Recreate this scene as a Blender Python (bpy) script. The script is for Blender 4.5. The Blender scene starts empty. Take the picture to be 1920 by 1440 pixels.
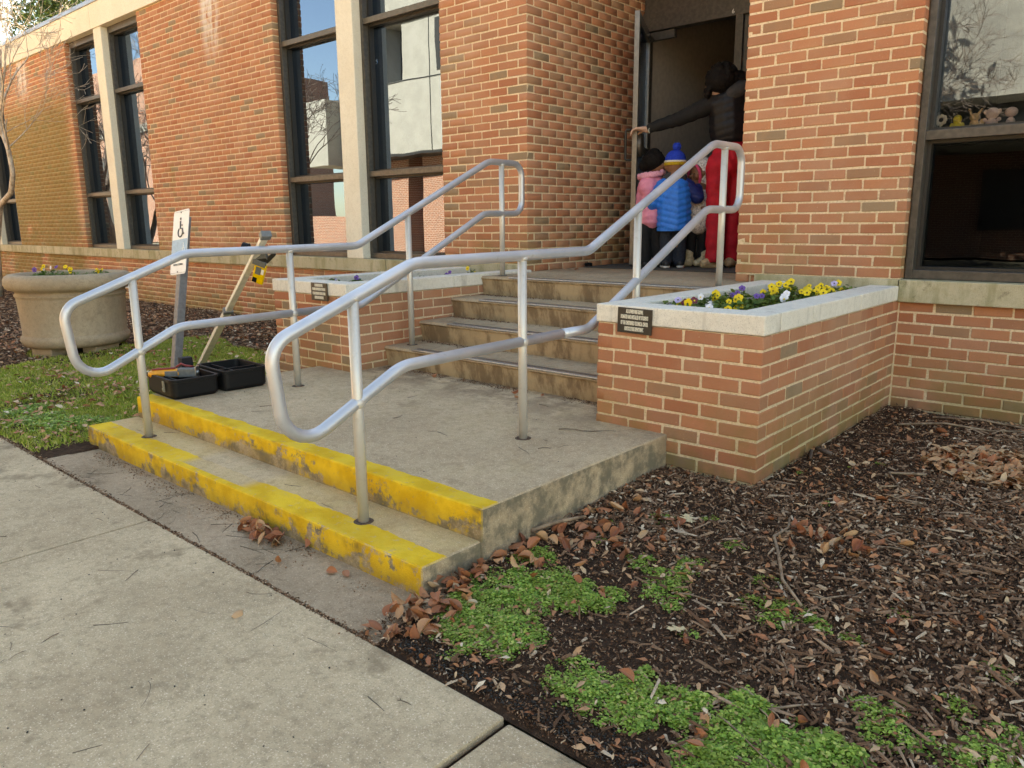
import bpy, bmesh, math, random
import numpy as np
from mathutils import Vector, Matrix, Euler
random.seed(11); rng=np.random.default_rng(11)
C=bpy.context.scene.collection
S=bpy.context.scene
R=math.radians
# ---------------------------------------------------------------- camera, sky, sun, exposure
cam=bpy.data.cameras.new('camera'); camo=bpy.data.objects.new('camera',cam); C.objects.link(camo)
camo.location=(1.35115,-3.16171,1.16412); camo.rotation_euler=(1.36323,0.007691,0.722600)
cam.sensor_width=36; cam.lens=1436.65/1920*36; cam.clip_start=.05; cam.clip_end=900
S.camera=camo
W=bpy.data.worlds.new('World'); S.world=W; W.use_nodes=True
SUN_EL,SUN_AZ=34.0,-14.0      # azimuth from +Y towards +X, degrees (the sun stands behind the building)
nt=W.node_tree; nt.nodes.clear()
sk=nt.nodes.new('ShaderNodeTexSky'); sk.sky_type='NISHITA'; sk.sun_disc=False
sk.sun_elevation=R(SUN_EL); sk.sun_rotation=R(SUN_AZ); sk.air_density=1.0; sk.dust_density=.4; sk.ozone_density=1.6
bg=nt.nodes.new('ShaderNodeBackground'); bg.inputs[1].default_value=.09
ow=nt.nodes.new('ShaderNodeOutputWorld'); nt.links.new(sk.outputs[0],bg.inputs[0]); nt.links.new(bg.outputs[0],ow.inputs[0])
sun=bpy.data.lights.new('sun','SUN'); sun.energy=5; sun.angle=R(.5); sun.color=(1,.90,.76)
so=bpy.data.objects.new('sun',sun); C.objects.link(so); so.rotation_euler=(-R(90-SUN_EL),0,-R(SUN_AZ)); so.location=(0,20,20)
S.view_settings.view_transform='Standard'; S.view_settings.look='None'; S.view_settings.gamma=1
S.view_settings.use_curve_mapping=False
S.view_settings.exposure=2.85
S.view_settings.use_white_balance=True; S.view_settings.white_balance_temperature=9500; S.view_settings.white_balance_tint=8
S.render.engine='CYCLES'; S.cycles.use_denoising=True; S.cycles.max_bounces=7; S.cycles.diffuse_bounces=4
S.cycles.glossy_bounces=4; S.cycles.transmission_bounces=4; S.cycles.transparent_max_bounces=12
S.cycles.sample_clamp_indirect=6

# ---------------------------------------------------------------- material helpers
class G:
    def __init__(s,name):
        s.m=bpy.data.materials.new(name); s.m.use_nodes=True; s.t=s.m.node_tree
        s.b=s.t.nodes['Principled BSDF']; s.out=s.t.nodes['Material Output']; s._pos=None
    def n(s,typ,**k):
        n=s.t.nodes.new('ShaderNode'+typ)
        for a,v in k.items(): setattr(n,a,v)
        return n
    def inp(s,sock,v):
        if isinstance(v,bpy.types.NodeSocket): s.t.links.new(v,sock)
        elif isinstance(v,(tuple,list)) and len(v)==3 and sock.type=='RGBA': sock.default_value=(*v,1)
        else: sock.default_value=v
    def pos(s):
        if s._pos is None: s._pos=s.n('NewGeometry').outputs['Position']
        return s._pos
    def objc(s): return s.n('TexCoord').outputs['Object']
    def noise(s,scale,detail=4,rough=.55,vec=None,dim='3D',dist=0):
        n=s.n('TexNoise'); n.inputs['Scale'].default_value=scale; n.inputs['Detail'].default_value=detail
        n.inputs['Roughness'].default_value=rough; n.inputs['Distortion'].default_value=dist
        s.t.links.new(vec or s.pos(),n.inputs['Vector']); return n.outputs['Fac']
    def voro(s,scale,vec=None,feature='F1'):
        n=s.n('TexVoronoi'); n.feature=feature; n.inputs['Scale'].default_value=scale
        s.t.links.new(vec or s.pos(),n.inputs['Vector']); return n.outputs['Distance']
    def ramp(s,fac,stops,interp='LINEAR'):
        n=s.n('ValToRGB'); e=n.color_ramp.elements; n.color_ramp.interpolation=interp
        while len(e)<len(stops): e.new(.5)
        for i,(p,c) in enumerate(stops):
            e[i].position=p; e[i].color=(*c,1) if isinstance(c,(tuple,list)) else (c,c,c,1)
        s.inp(n.inputs[0],fac); return n.outputs[0]
    def mix(s,f,a,b,mode='MIX'):
        n=s.n('Mix'); n.data_type='RGBA'; n.blend_type=mode
        s.inp(n.inputs[0],f); s.inp(n.inputs[6],a); s.inp(n.inputs[7],b); return n.outputs[2]
    def math(s,op,a,b=0.0,c=0.0,clamp=False):
        n=s.n('Math'); n.operation=op; n.use_clamp=clamp
        s.inp(n.inputs[0],a); s.inp(n.inputs[1],b); s.inp(n.inputs[2],c); return n.outputs[0]
    def xyz(s,vec=None):
        n=s.n('SeparateXYZ'); s.t.links.new(vec or s.pos(),n.inputs[0]); return n.outputs
    def scaled(s,v,vec=None):
        n=s.n('VectorMath'); n.operation='MULTIPLY'; s.t.links.new(vec or s.pos(),n.inputs[0]); n.inputs[1].default_value=v; return n.outputs[0]
    def smooth(s,v,lo,hi):   # map v from lo..hi to 0..1
        n=s.n('MapRange'); n.interpolation_type='SMOOTHSTEP'; s.inp(n.inputs[0],v); n.inputs[1].default_value=lo; n.inputs[2].default_value=hi; return n.outputs[0]
    def attr(s,name='rnd'):
        n=s.n('Attribute'); n.attribute_name=name; return n.outputs['Fac']
    def orand(s): return s.n('ObjectInfo').outputs['Random']
    def rand(s): return s.math('FRACT',s.math('ADD',s.attr(),s.orand()))
    def bump(s,h,strength=.3,dist=.01,prev=None):
        n=s.n('Bump'); n.inputs['Strength'].default_value=strength; n.inputs['Distance'].default_value=dist
        s.t.links.new(h,n.inputs['Height'])
        if prev is not None: s.t.links.new(prev,n.inputs['Normal'])
        return n.outputs[0]
    def fin(s,col=None,rough=.8,metal=0.0,normal=None,spec=.5):
        if col is not None: s.inp(s.b.inputs['Base Color'],col)
        s.inp(s.b.inputs['Roughness'],rough); s.inp(s.b.inputs['Metallic'],metal); s.b.inputs['Specular IOR Level'].default_value=spec
        if normal is not None: s.t.links.new(normal,s.b.inputs['Normal'])
        return s.m
def plain(name,col,rough=.6,metal=0.,bump=0.,scale=60,var=.12,spec=.5):
    g=G(name); n=g.noise(scale,3,vec=g.objc())
    c=g.mix(g.smooth(n,.3,.7),tuple(x*(1-var) for x in col),tuple(min(1,x*(1+var)) for x in col))
    return g.fin(c,rough,metal,g.bump(n,bump,.004) if bump else None,spec)
M={}
def moss_mask(g,z):
    """dampness growth: at the foot of walls, just above the sills, and one big patch on the far panel"""
    x,y,zz=g.xyz()
    n=g.noise(2.2,5,.6); n2=g.noise(9,3)
    low=g.math('MULTIPLY',g.smooth(zz,.50,.05),g.smooth(n,.36,.56))
    sill=g.math('MULTIPLY',g.math('MULTIPLY',g.smooth(zz,1.35,.82),g.smooth(zz,.70,.80)),g.smooth(n,.42,.7))
    farp=g.math('MULTIPLY',g.math('MULTIPLY',g.smooth(x,-12.7,-13.3),g.smooth(zz,3.6,2.9)),g.smooth(g.math('ADD',n,g.math('MULTIPLY',zz,.1)),.34,.62))
    mid=g.math('MULTIPLY',g.math('MULTIPLY',g.smooth(zz,1.0,1.7),g.smooth(zz,2.7,2.0)),g.smooth(n,.56,.68))
    mid=g.math('MULTIPLY',mid,g.smooth(x,-4.,-6.))
    r=g.math('MAXIMUM',g.math('MAXIMUM',low,sill),g.math('MAXIMUM',farp,g.math('MULTIPLY',mid,.7)))
    return g.math('MULTIPLY',r,g.math('ADD',g.math('MULTIPLY',n2,.7),.45),clamp=True), farp
def efflor(g):
    x,y,z=g.xyz()
    n=g.noise(14,4,.7,vec=g.scaled((1,1,.25)))
    def blob(cx,w,z0,z1):
        a=g.smooth(g.math('ABSOLUTE',g.math('SUBTRACT',x,cx)),w,w*.35)
        return g.math('MULTIPLY',a,g.smooth(z,z0,z1))
    b=g.math('MAXIMUM',blob(-8.1,.28,3.0,3.75),blob(-14.9,.34,3.25,3.8))
    b=g.math('MULTIPLY',b,g.smooth(y,1.5,1.9))
    return g.math('MULTIPLY',b,g.smooth(n,.36,.56),clamp=True)
def brickmat():
    g=G('brick'); r=g.rand(); 
    c=g.ramp(r,[(0,(.44,.165,.088)),(.16,(.50,.20,.105)),(.30,(.40,.135,.072)),(.44,(.46,.18,.10)),(.58,(.42,.175,.10)),(.70,(.48,.21,.125)),(.80,(.37,.16,.095)),(.90,(.32,.175,.105)),(.955,(.245,.185,.12))],'CONSTANT')
    n=g.noise(55,4,.6); n2=g.noise(260,2,.5); n3=g.noise(7,3,.6)
    c=g.mix(g.math('MULTIPLY',g.smooth(n,.35,.75),.38),c,g.mix(.5,c,(.30,.17,.09)))
    c=g.mix(g.math('MULTIPLY',g.smooth(n3,.5,.75),.30),c,(.50,.23,.11))
    c=g.mix(g.math('MULTIPLY',g.smooth(n2,.63,.72),.5),c,(.16,.06,.035))
    c=g.mix(g.math('MULTIPLY',g.smooth(g.noise(120,2,.5),.68,.74),.5),c,(.62,.42,.28))
    c=g.mix(.16,c,(.42,.23,.125))
    big_=g.noise(1.3,5,.65); c=g.mix(g.math('MULTIPLY',g.smooth(big_,.42,.68),.34),c,(.50,.33,.22))
    c=g.mix(g.math('MULTIPLY',g.math('MULTIPLY',g.smooth(g.xyz()[2],.16,-.02),g.smooth(n3,.3,.6)),.6),c,(.15,.10,.065))
    mm,fp=moss_mask(g,None)
    c=g.mix(g.math('MULTIPLY',mm,.66),c,(.20,.155,.045))
    c=g.mix(g.math('MULTIPLY',fp,.35),c,(.17,.15,.035))
    c=g.mix(g.math('MULTIPLY',efflor(g),.85),c,(.72,.66,.6))
    M['brick']=g.fin(c,.88,0,g.bump(g.math('ADD',n,g.math('MULTIPLY',n2,.5)),.5,.0035),.25)
    g=G('mortar'); n=g.noise(90,4,.65); n3=g.noise(5,3)
    c=g.ramp(n,[(.3,(.50,.37,.235)),(.5,(.72,.56,.375)),(.8,(.84,.69,.49))])
    c=g.mix(g.math('MULTIPLY',g.smooth(n3,.55,.8),.3),c,(.36,.25,.16))
    mm,fp=moss_mask(g,None); c=g.mix(g.math('MULTIPLY',mm,.55),c,(.30,.28,.09)); c=g.mix(g.math('MULTIPLY',fp,.5),c,(.16,.14,.05))
    c=g.mix(g.math('MULTIPLY',efflor(g),.7),c,(.72,.66,.6))
    M['mortar']=g.fin(c,.95,0,g.bump(n,.7,.005),.2)
brickmat()
def concrete(name,base,dark,speck,bumps=.35,stain=(.10,.085,.06),stainamt=.45,warm=None,extra=None):
    g=G(name); n=g.noise(1.7,6,.62); nf=g.noise(34,5,.7); ns=g.noise(210,2,.5); nv=g.voro(150)
    c=g.mix(g.smooth(n,.32,.68),dark,base)
    c=g.mix(g.math('MULTIPLY',g.smooth(nf,.42,.72),.45),c,stain)
    c=g.mix(g.math('MULTIPLY',g.smooth(ns,.60,.70),.6),c,speck)
    c=g.mix(g.math('MULTIPLY',g.smooth(ns,.40,.32),.55),c,tuple(x*.42 for x in base))
    c=g.mix(g.math('MULTIPLY',g.smooth(g.noise(4.5,5,.7),.55,.72),stainamt),c,stain)
    if extra: c=extra(g,c)
    h=g.math('ADD',g.math('MULTIPLY',ns,.6),nf)
    return g.fin(c,.9,0,g.bump(h,bumps,.006),.25)
M['sidewalk']=concrete('sidewalk_concrete',(.62,.475,.305),(.45,.335,.21),(.95,.80,.60),.9,(.23,.165,.10),.7)
M['apron']=concrete('apron_concrete',(.45,.33,.22),(.31,.225,.145),(.72,.58,.42),.8,(.15,.10,.06),.65)
def lanext(g,c):
    x,y,z=g.xyz()
    # ground-in dirt gathered along the foot of the stair
    d=g.math('MULTIPLY',g.smooth(y,-.35,.28),g.smooth(g.noise(6,4,.7),.38,.6))
    c=g.mix(g.math('MULTIPLY',d,.6),c,(.13,.08,.05))
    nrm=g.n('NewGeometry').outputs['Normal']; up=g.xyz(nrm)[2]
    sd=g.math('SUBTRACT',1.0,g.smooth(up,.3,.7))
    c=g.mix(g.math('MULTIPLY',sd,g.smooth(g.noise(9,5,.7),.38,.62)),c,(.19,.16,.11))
    return c
def yellow(g,c):
    c=lanext(g,c); x,y,z=g.xyz()
    e=g.math('MULTIPLY',g.math('SUBTRACT',g.noise(5,5,.7),.5),.07)
    yy=g.math('ADD',y,e)
    top1=g.smooth(yy,-1.195,-1.20); onup=g.smooth(z,.10,.112)
    a=g.math('MULTIPLY',top1,onup)
    a=g.math('MULTIPLY',a,1.0)
    st1=g.math('MULTIPLY',g.smooth(yy,-1.452,-1.458),1.0)
    # tread wear: upper stair nosing missing mid way
    wear=g.noise(3.0,4,.65,vec=g.scaled((.55,1,1)))
    a2=g.math('MAXIMUM',a,st1)
    # riser below the arris of the upper step (y < -1.27, z below .1)
    rs=g.math('MULTIPLY',g.smooth(y,-1.27,-1.275),1.0)
    a2=g.math('MAXIMUM',a2,g.math('MULTIPLY',rs,g.smooth(z,.03,.045)))
    nrm=g.n('NewGeometry').outputs['Normal']; front=g.smooth(g.math('MULTIPLY',g.xyz(nrm)[1],-1.0),.4,.8)
    chip=g.noise(11,6,.72)
    lowz=g.math('MAXIMUM',g.smooth(z,.005,-.07),g.math('MULTIPLY',g.smooth(z,.125,.05),g.smooth(z,.030,.036)))
    chip=g.math('ADD',chip,g.math('MULTIPLY',lowz,.10))
    frontwear=g.math('MULTIPLY',front,g.smooth(g.math('ADD',g.math('MULTIPLY',chip,.65),g.math('MULTIPLY',wear,.5)),.605,.67))
    side=g.smooth(g.math('ABSOLUTE',g.xyz(nrm)[0]),.6,.8)
    a2=g.math('MULTIPLY',a2,g.math('SUBTRACT',1.0,frontwear),clamp=True)
    a2=g.math('MULTIPLY',a2,g.math('SUBTRACT',1.0,g.math('MULTIPLY',side,g.smooth(x,-2,-1.9))))
    topwear=g.math('MULTIPLY',g.smooth(g.noise(24,5,.75),.56,.66),.45)
    a2=g.math('MULTIPLY',a2,g.math('SUBTRACT',1.0,topwear),clamp=True)
    # the paint of the lower tread is rubbed away around the middle
    gap=g.math('MULTIPLY',g.smooth(g.math('ABSOLUTE',g.math('ADD',x,1.95)),.34,.22),g.math('MULTIPLY',g.smooth(y,-1.55,-1.54),g.smooth(z,.02,.03)))
    a2=g.math('MULTIPLY',a2,g.math('SUBTRACT',1.0,g.math('MULTIPLY',gap,g.math('MULTIPLY',g.smooth(z,.1,.08),.85))),clamp=True)
    ycol=g.mix(g.smooth(g.noise(7,4,.6),.35,.65),(.68,.40,.02),(.86,.56,.04))
    soot=g.math('MULTIPLY',g.math('MULTIPLY',front,g.smooth(wear,.50,.60)),g.smooth(g.noise(16,4,.7),.36,.58))
    c=g.mix(a2,c,ycol)
    c=g.mix(g.math('MULTIPLY',soot,.62),c,(.10,.08,.045))
    c=g.mix(g.math('MULTIPLY',g.math('MULTIPLY',front,lowz),.38),c,(.20,.14,.05))
    tr_=g.math('MULTIPLY',g.math('SUBTRACT',1.0,front),g.smooth(g.noise(3.5,5,.7),.45,.7))
    return g.mix(g.math('MULTIPLY',tr_,.28),c,(.30,.22,.10))
M['landing']=concrete('landing_concrete',(.61,.465,.30),(.46,.34,.215),(.95,.80,.60),.75,(.25,.17,.10),.5,extra=yellow)
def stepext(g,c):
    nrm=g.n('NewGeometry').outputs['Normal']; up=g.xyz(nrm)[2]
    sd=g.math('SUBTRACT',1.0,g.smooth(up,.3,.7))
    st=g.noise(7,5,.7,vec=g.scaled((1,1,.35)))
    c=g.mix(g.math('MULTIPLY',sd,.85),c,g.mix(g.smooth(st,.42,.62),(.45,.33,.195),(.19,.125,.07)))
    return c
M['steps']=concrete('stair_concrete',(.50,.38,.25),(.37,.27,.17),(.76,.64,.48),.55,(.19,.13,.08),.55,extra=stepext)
def coping(g,c):
    s=g.noise(10,4,.7,vec=g.scaled((1,1,.12)))
    c=g.mix(g.math('MULTIPLY',g.smooth(s,.55,.72),.35),c,(.16,.14,.11)); return c
M['coping']=concrete('coping_stone',(.80,.76,.67),(.72,.68,.59),(.86,.83,.76),.15,(.52,.48,.40),.3,extra=coping)
def sillx(g,c):
    nrm=g.n('NewGeometry').outputs['Normal']
    s=g.noise(6,5,.7,vec=g.scaled((1,1,.2)))
    c=g.mix(g.math('MULTIPLY',g.smooth(s,.44,.62),.55),c,(.20,.19,.075)); 
    return g.mix(g.math('MULTIPLY',g.smooth(g.noise(13,5,.75),.55,.68),.5),c,(.07,.06,.035))
M['sill']=concrete('limestone_sill',(.52,.46,.32),(.44,.38,.25),(.6,.55,.42),.25,(.35,.30,.18),.4,extra=sillx)
M['lime']=concrete('precast_cream',(.78,.73,.61),(.72,.66,.54),(.82,.78,.68),.1,(.60,.54,.42),.2)
M['pot']=concrete('cast_stone',(.46,.36,.245),(.34,.26,.175),(.56,.46,.34),.25,(.22,.165,.11),.5)
M['farconc']=concrete('far_concrete',(.40,.375,.33),(.34,.32,.28),(.43,.41,.36),.1,(.26,.24,.21),.3)
def farbrick():
    g=G('far_brick'); b=g.n('TexBrick'); v=g.n('Mapping'); 
    g.t.links.new(g.pos(),v.inputs[0]); v.inputs['Rotation'].default_value=(R(90),0,0)
    g.t.links.new(v.outputs[0],b.inputs['Vector']); b.inputs['Scale'].default_value=1
    b.inputs['Brick Width'].default_value=.21; b.inputs['Row Height'].default_value=.075; b.inputs['Mortar Size'].default_value=.008
    b.inputs['Color1'].default_value=(.36,.13,.07,1); b.inputs['Color2'].default_value=(.26,.10,.06,1); b.inputs['Mortar'].default_value=(.5,.42,.34,1)
    M['farbrick']=g.fin(b.outputs[0],.9)
farbrick()
def railmat():
    g=G('painted_aluminium'); n=g.noise(40,4,.7); n2=g.noise(5,3)
    c=g.mix(g.smooth(n2,.4,.7),(.50,.52,.56),(.60,.61,.64))
    c=g.mix(g.math('MULTIPLY',g.smooth(n,.6,.72),.35),c,(.33,.31,.27))
    M['rail']=g.fin(c,g.math('ADD',g.math('MULTIPLY',n,.25),.32),.60,g.bump(n,.06,.002))
    g=G('painted_post'); n=g.noise(30,4,.7)
    c=g.mix(g.math('MULTIPLY',g.smooth(n,.5,.75),.4),(.60,.58,.54),(.42,.39,.33))
    M['post']=g.fin(c,.42,.35,g.bump(n,.08,.002))
railmat()
M['rust']=plain('rusty_grout',(.09,.055,.035),.9,0,.3,80,.4)
M['frame']=plain('bronze_frame',(.085,.074,.062),.42,.3,.05,30,.2)
M['framedark']=plain('dark_gasket',(.02,.018,.015),.5)
M['doormetal']=plain('door_aluminium',(.15,.135,.12),.35,.7,.03,40,.12)
M['interior']=plain('dark_interior',(.035,.03,.026),.9)
M['corridor']=plain('corridor_paint',(.42,.38,.33),.85,0,.1,20,.08)
M['roofmetal']=plain('grey_metal_coping',(.30,.33,.38),.35,.8)
M['roof']=plain('roof_felt',(.10,.10,.10),.9)
M['mat']=plain('rubber_mat',(.07,.063,.055),.95,0,.6,300,.4)
M['black']=plain('black_plastic',(.006,.006,.007),.55,0,.08,200,.2,.25)
M['blackin']=plain('black_foam',(.012,.012,.016),.8,0,.3,200,.2)
M['yellowdev']=plain('yellow_housing',(.80,.52,.01),.4)
M['orangedev']=plain('orange_housing',(.72,.30,.02),.42)
M['greydev']=plain('grey_housing',(.14,.15,.15),.45)
M['reddev']=plain('dark_red_cord',(.22,.03,.03),.5)
M['steel']=plain('steel',(.5,.5,.48),.3,.9)
M['alu']=plain('rod_aluminium',(.74,.71,.62),.45,.15,.05,30,.12)
M['galv']=plain('painted_grey_post',(.20,.205,.215),.5,.3,.05,30,.15)
M['white']=plain('white_sheet',(.86,.86,.84),.4,0,0,20,.03)
M['signink']=plain('sign_ink',(.05,.05,.06),.5)
M['signblue']=plain('faded_blue',(.33,.50,.66),.5)
M['plaque']=plain('plaque_black',(.035,.028,.02),.45)
M['plaqueink']=plain('plaque_cream',(.74,.70,.58),.6)
M['soil']=plain('planter_soil',(.045,.032,.022),1,0,.8,60,.35)
M['nosing']=plain('nosing_metal',(.40,.38,.36),.4,.8,.1,80,.15)
def glass(name,tint,refl,wav=0.0):
    g=G(name); t=g.t
    gl=g.n('BsdfGlossy'); gl.inputs[0].default_value=(.56,.74,1.0,1); gl.inputs['Roughness'].default_value=.006  # blue put into every reflection to deepen the mirrored sky
    tr=g.n('BsdfTransparent'); tr.inputs[0].default_value=(*tint,1)
    fr=g.n('Fresnel'); fr.inputs[0].default_value=1.5
    f=g.math('ADD',g.math('MULTIPLY',fr.outputs[0],.8),refl,clamp=True)
    if wav:
        n=g.noise(.9,2,.4); b=g.bump(n,wav,.02)
        t.links.new(b,gl.inputs['Normal'])
    mx=g.n('MixShader'); t.links.new(f,mx.inputs[0]); t.links.new(tr.outputs[0],mx.inputs[1]); t.links.new(gl.outputs[0],mx.inputs[2])
    t.links.new(mx.outputs[0],g.out.inputs[0]); return g.m
M['glass']=glass('tinted_glass',(.30,.29,.27),.22,.12)
M['glassr']=glass('tinted_glass_clean',(.88,.86,.82),.12,.10)
M['glassdark']=glass('dark_glass',(.16,.15,.14),.0,.1)
def emis(name,col,st):
    g=G(name); g.inp(g.b.inputs['Base Color'],(.8,.8,.8)); g.inp(g.b.inputs['Emission Color'],col); g.b.inputs['Emission Strength'].default_value=st; return g.m
M['tube']=emis('lit_tube',(1,.95,.8),3.0)
def leafmat(name,stops,rough=.6,trans=0.0):
    g=G(name); r=g.rand(); c=g.ramp(r,stops)
    n=g.noise(110,3,.6,vec=g.objc()); c=g.mix(g.math('MULTIPLY',g.smooth(n,.45,.7),.35),c,(.12,.06,.035))
    m=g.fin(c,rough,0,g.bump(n,.3,.002),.35)
    return m
M['dryleaf']=leafmat('dry_leaf',[(0,(.36,.12,.055)),(.3,(.46,.17,.075)),(.5,(.24,.085,.045)),(.72,(.50,.21,.095)),(.9,(.58,.31,.15)),(1,(.58,.42,.26))],.5)
M['litter']=leafmat('leaf_litter',[(0,(.34,.12,.05)),(.35,(.46,.19,.085)),(.65,(.52,.28,.14)),(.88,(.60,.40,.23)),(1,(.78,.64,.46))],.6)
def chipmat():
    g=G('mulch_chip'); r=g.rand(); c=g.ramp(r,[(0,(.05,.024,.013)),(.25,(.13,.064,.035)),(.55,(.23,.12,.066)),(.78,(.34,.20,.12)),(.92,(.46,.31,.20)),(1,(.66,.50,.35))])
    n=g.noise(160,3,.6); c=g.mix(g.math('MULTIPLY',g.smooth(n,.4,.7),.4),c,(.05,.03,.02))
    M['chip']=g.fin(c,.92,0,g.bump(n,.4,.003),.2)
    g=G('bare_soil'); n=g.noise(40,6,.75); n2=g.noise(230,3,.6)
    c=g.ramp(n,[(.3,(.035,.019,.012)),(.55,(.08,.045,.028)),(.8,(.16,.095,.06))]); c=g.mix(g.math('MULTIPLY',g.smooth(n2,.66,.72),.5),c,(.22,.16,.11))
    M['bare']=g.fin(c,1.0,0,g.bump(g.math('ADD',n,g.math('MULTIPLY',n2,.4)),.9,.02),.15)
chipmat()
def greens(name,stops,rough=.5):
    g=G(name); r=g.rand(); c=g.ramp(r,stops); 
    p=g.noise(9,3,.6); c=g.mix(g.smooth(p,.42,.66),c,g.mix(.5,c,(.20,.24,.035)))
    m=g.fin(c,rough,0,None,.35)
    tl=g.n('BsdfTranslucent'); g.inp(tl.inputs[0],c); ms=g.n('MixShader'); ms.inputs[0].default_value=.3
    g.t.links.new(g.b.outputs[0],ms.inputs[1]); g.t.links.new(tl.outputs[0],ms.inputs[2]); g.t.links.new(ms.outputs[0],g.out.inputs[0])
    return m
M['clover']=greens('chickweed_leaf',[(0,(.10,.20,.03)),(.4,(.23,.40,.06)),(.78,(.40,.55,.10)),(.95,(.58,.62,.18)),(1,(.50,.38,.16))])
M['grass']=greens('grass_blade',[(0,(.17,.29,.03)),(.4,(.36,.48,.06)),(.72,(.54,.56,.13)),(1,(.70,.56,.28))])
M['pansyleaf']=greens('pansy_leaf',[(0,(.045,.10,.018)),(.6,(.09,.17,.03)),(1,(.16,.22,.05))])
M['evergreen']=greens('evergreen_leaf',[(0,(.012,.035,.012)),(.6,(.03,.07,.03)),(1,(.07,.12,.06))])
def bark(name,a,b):
    g=G(name); n=g.noise(18,5,.7,vec=g.scaled((1,1,.4))); return g.fin(g.mix(g.smooth(n,.35,.65),a,b),.85,0,g.bump(n,.3,.01),.3)
M['bark']=bark('pale_bark',(.30,.23,.17),(.60,.52,.44)); M['stick']=bark('brown_stick',(.17,.11,.07),(.38,.27,.18)); M['darkbark']=bark('dark_bark',(.07,.05,.04),(.15,.11,.09)); M['twig']=bark('twig_bark',(.09,.065,.045),(.22,.17,.12))
for nm,col in dict(petyellow=(.85,.58,.01),petpurple=(.14,.06,.30),petwhite=(.78,.76,.8),petlilac=(.50,.42,.66),petmaroon=(.14,.012,.03),petbrown=(.02,.008,.005)).items(): M[nm]=plain(nm,col,.6,0,0,40,.12)

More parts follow.
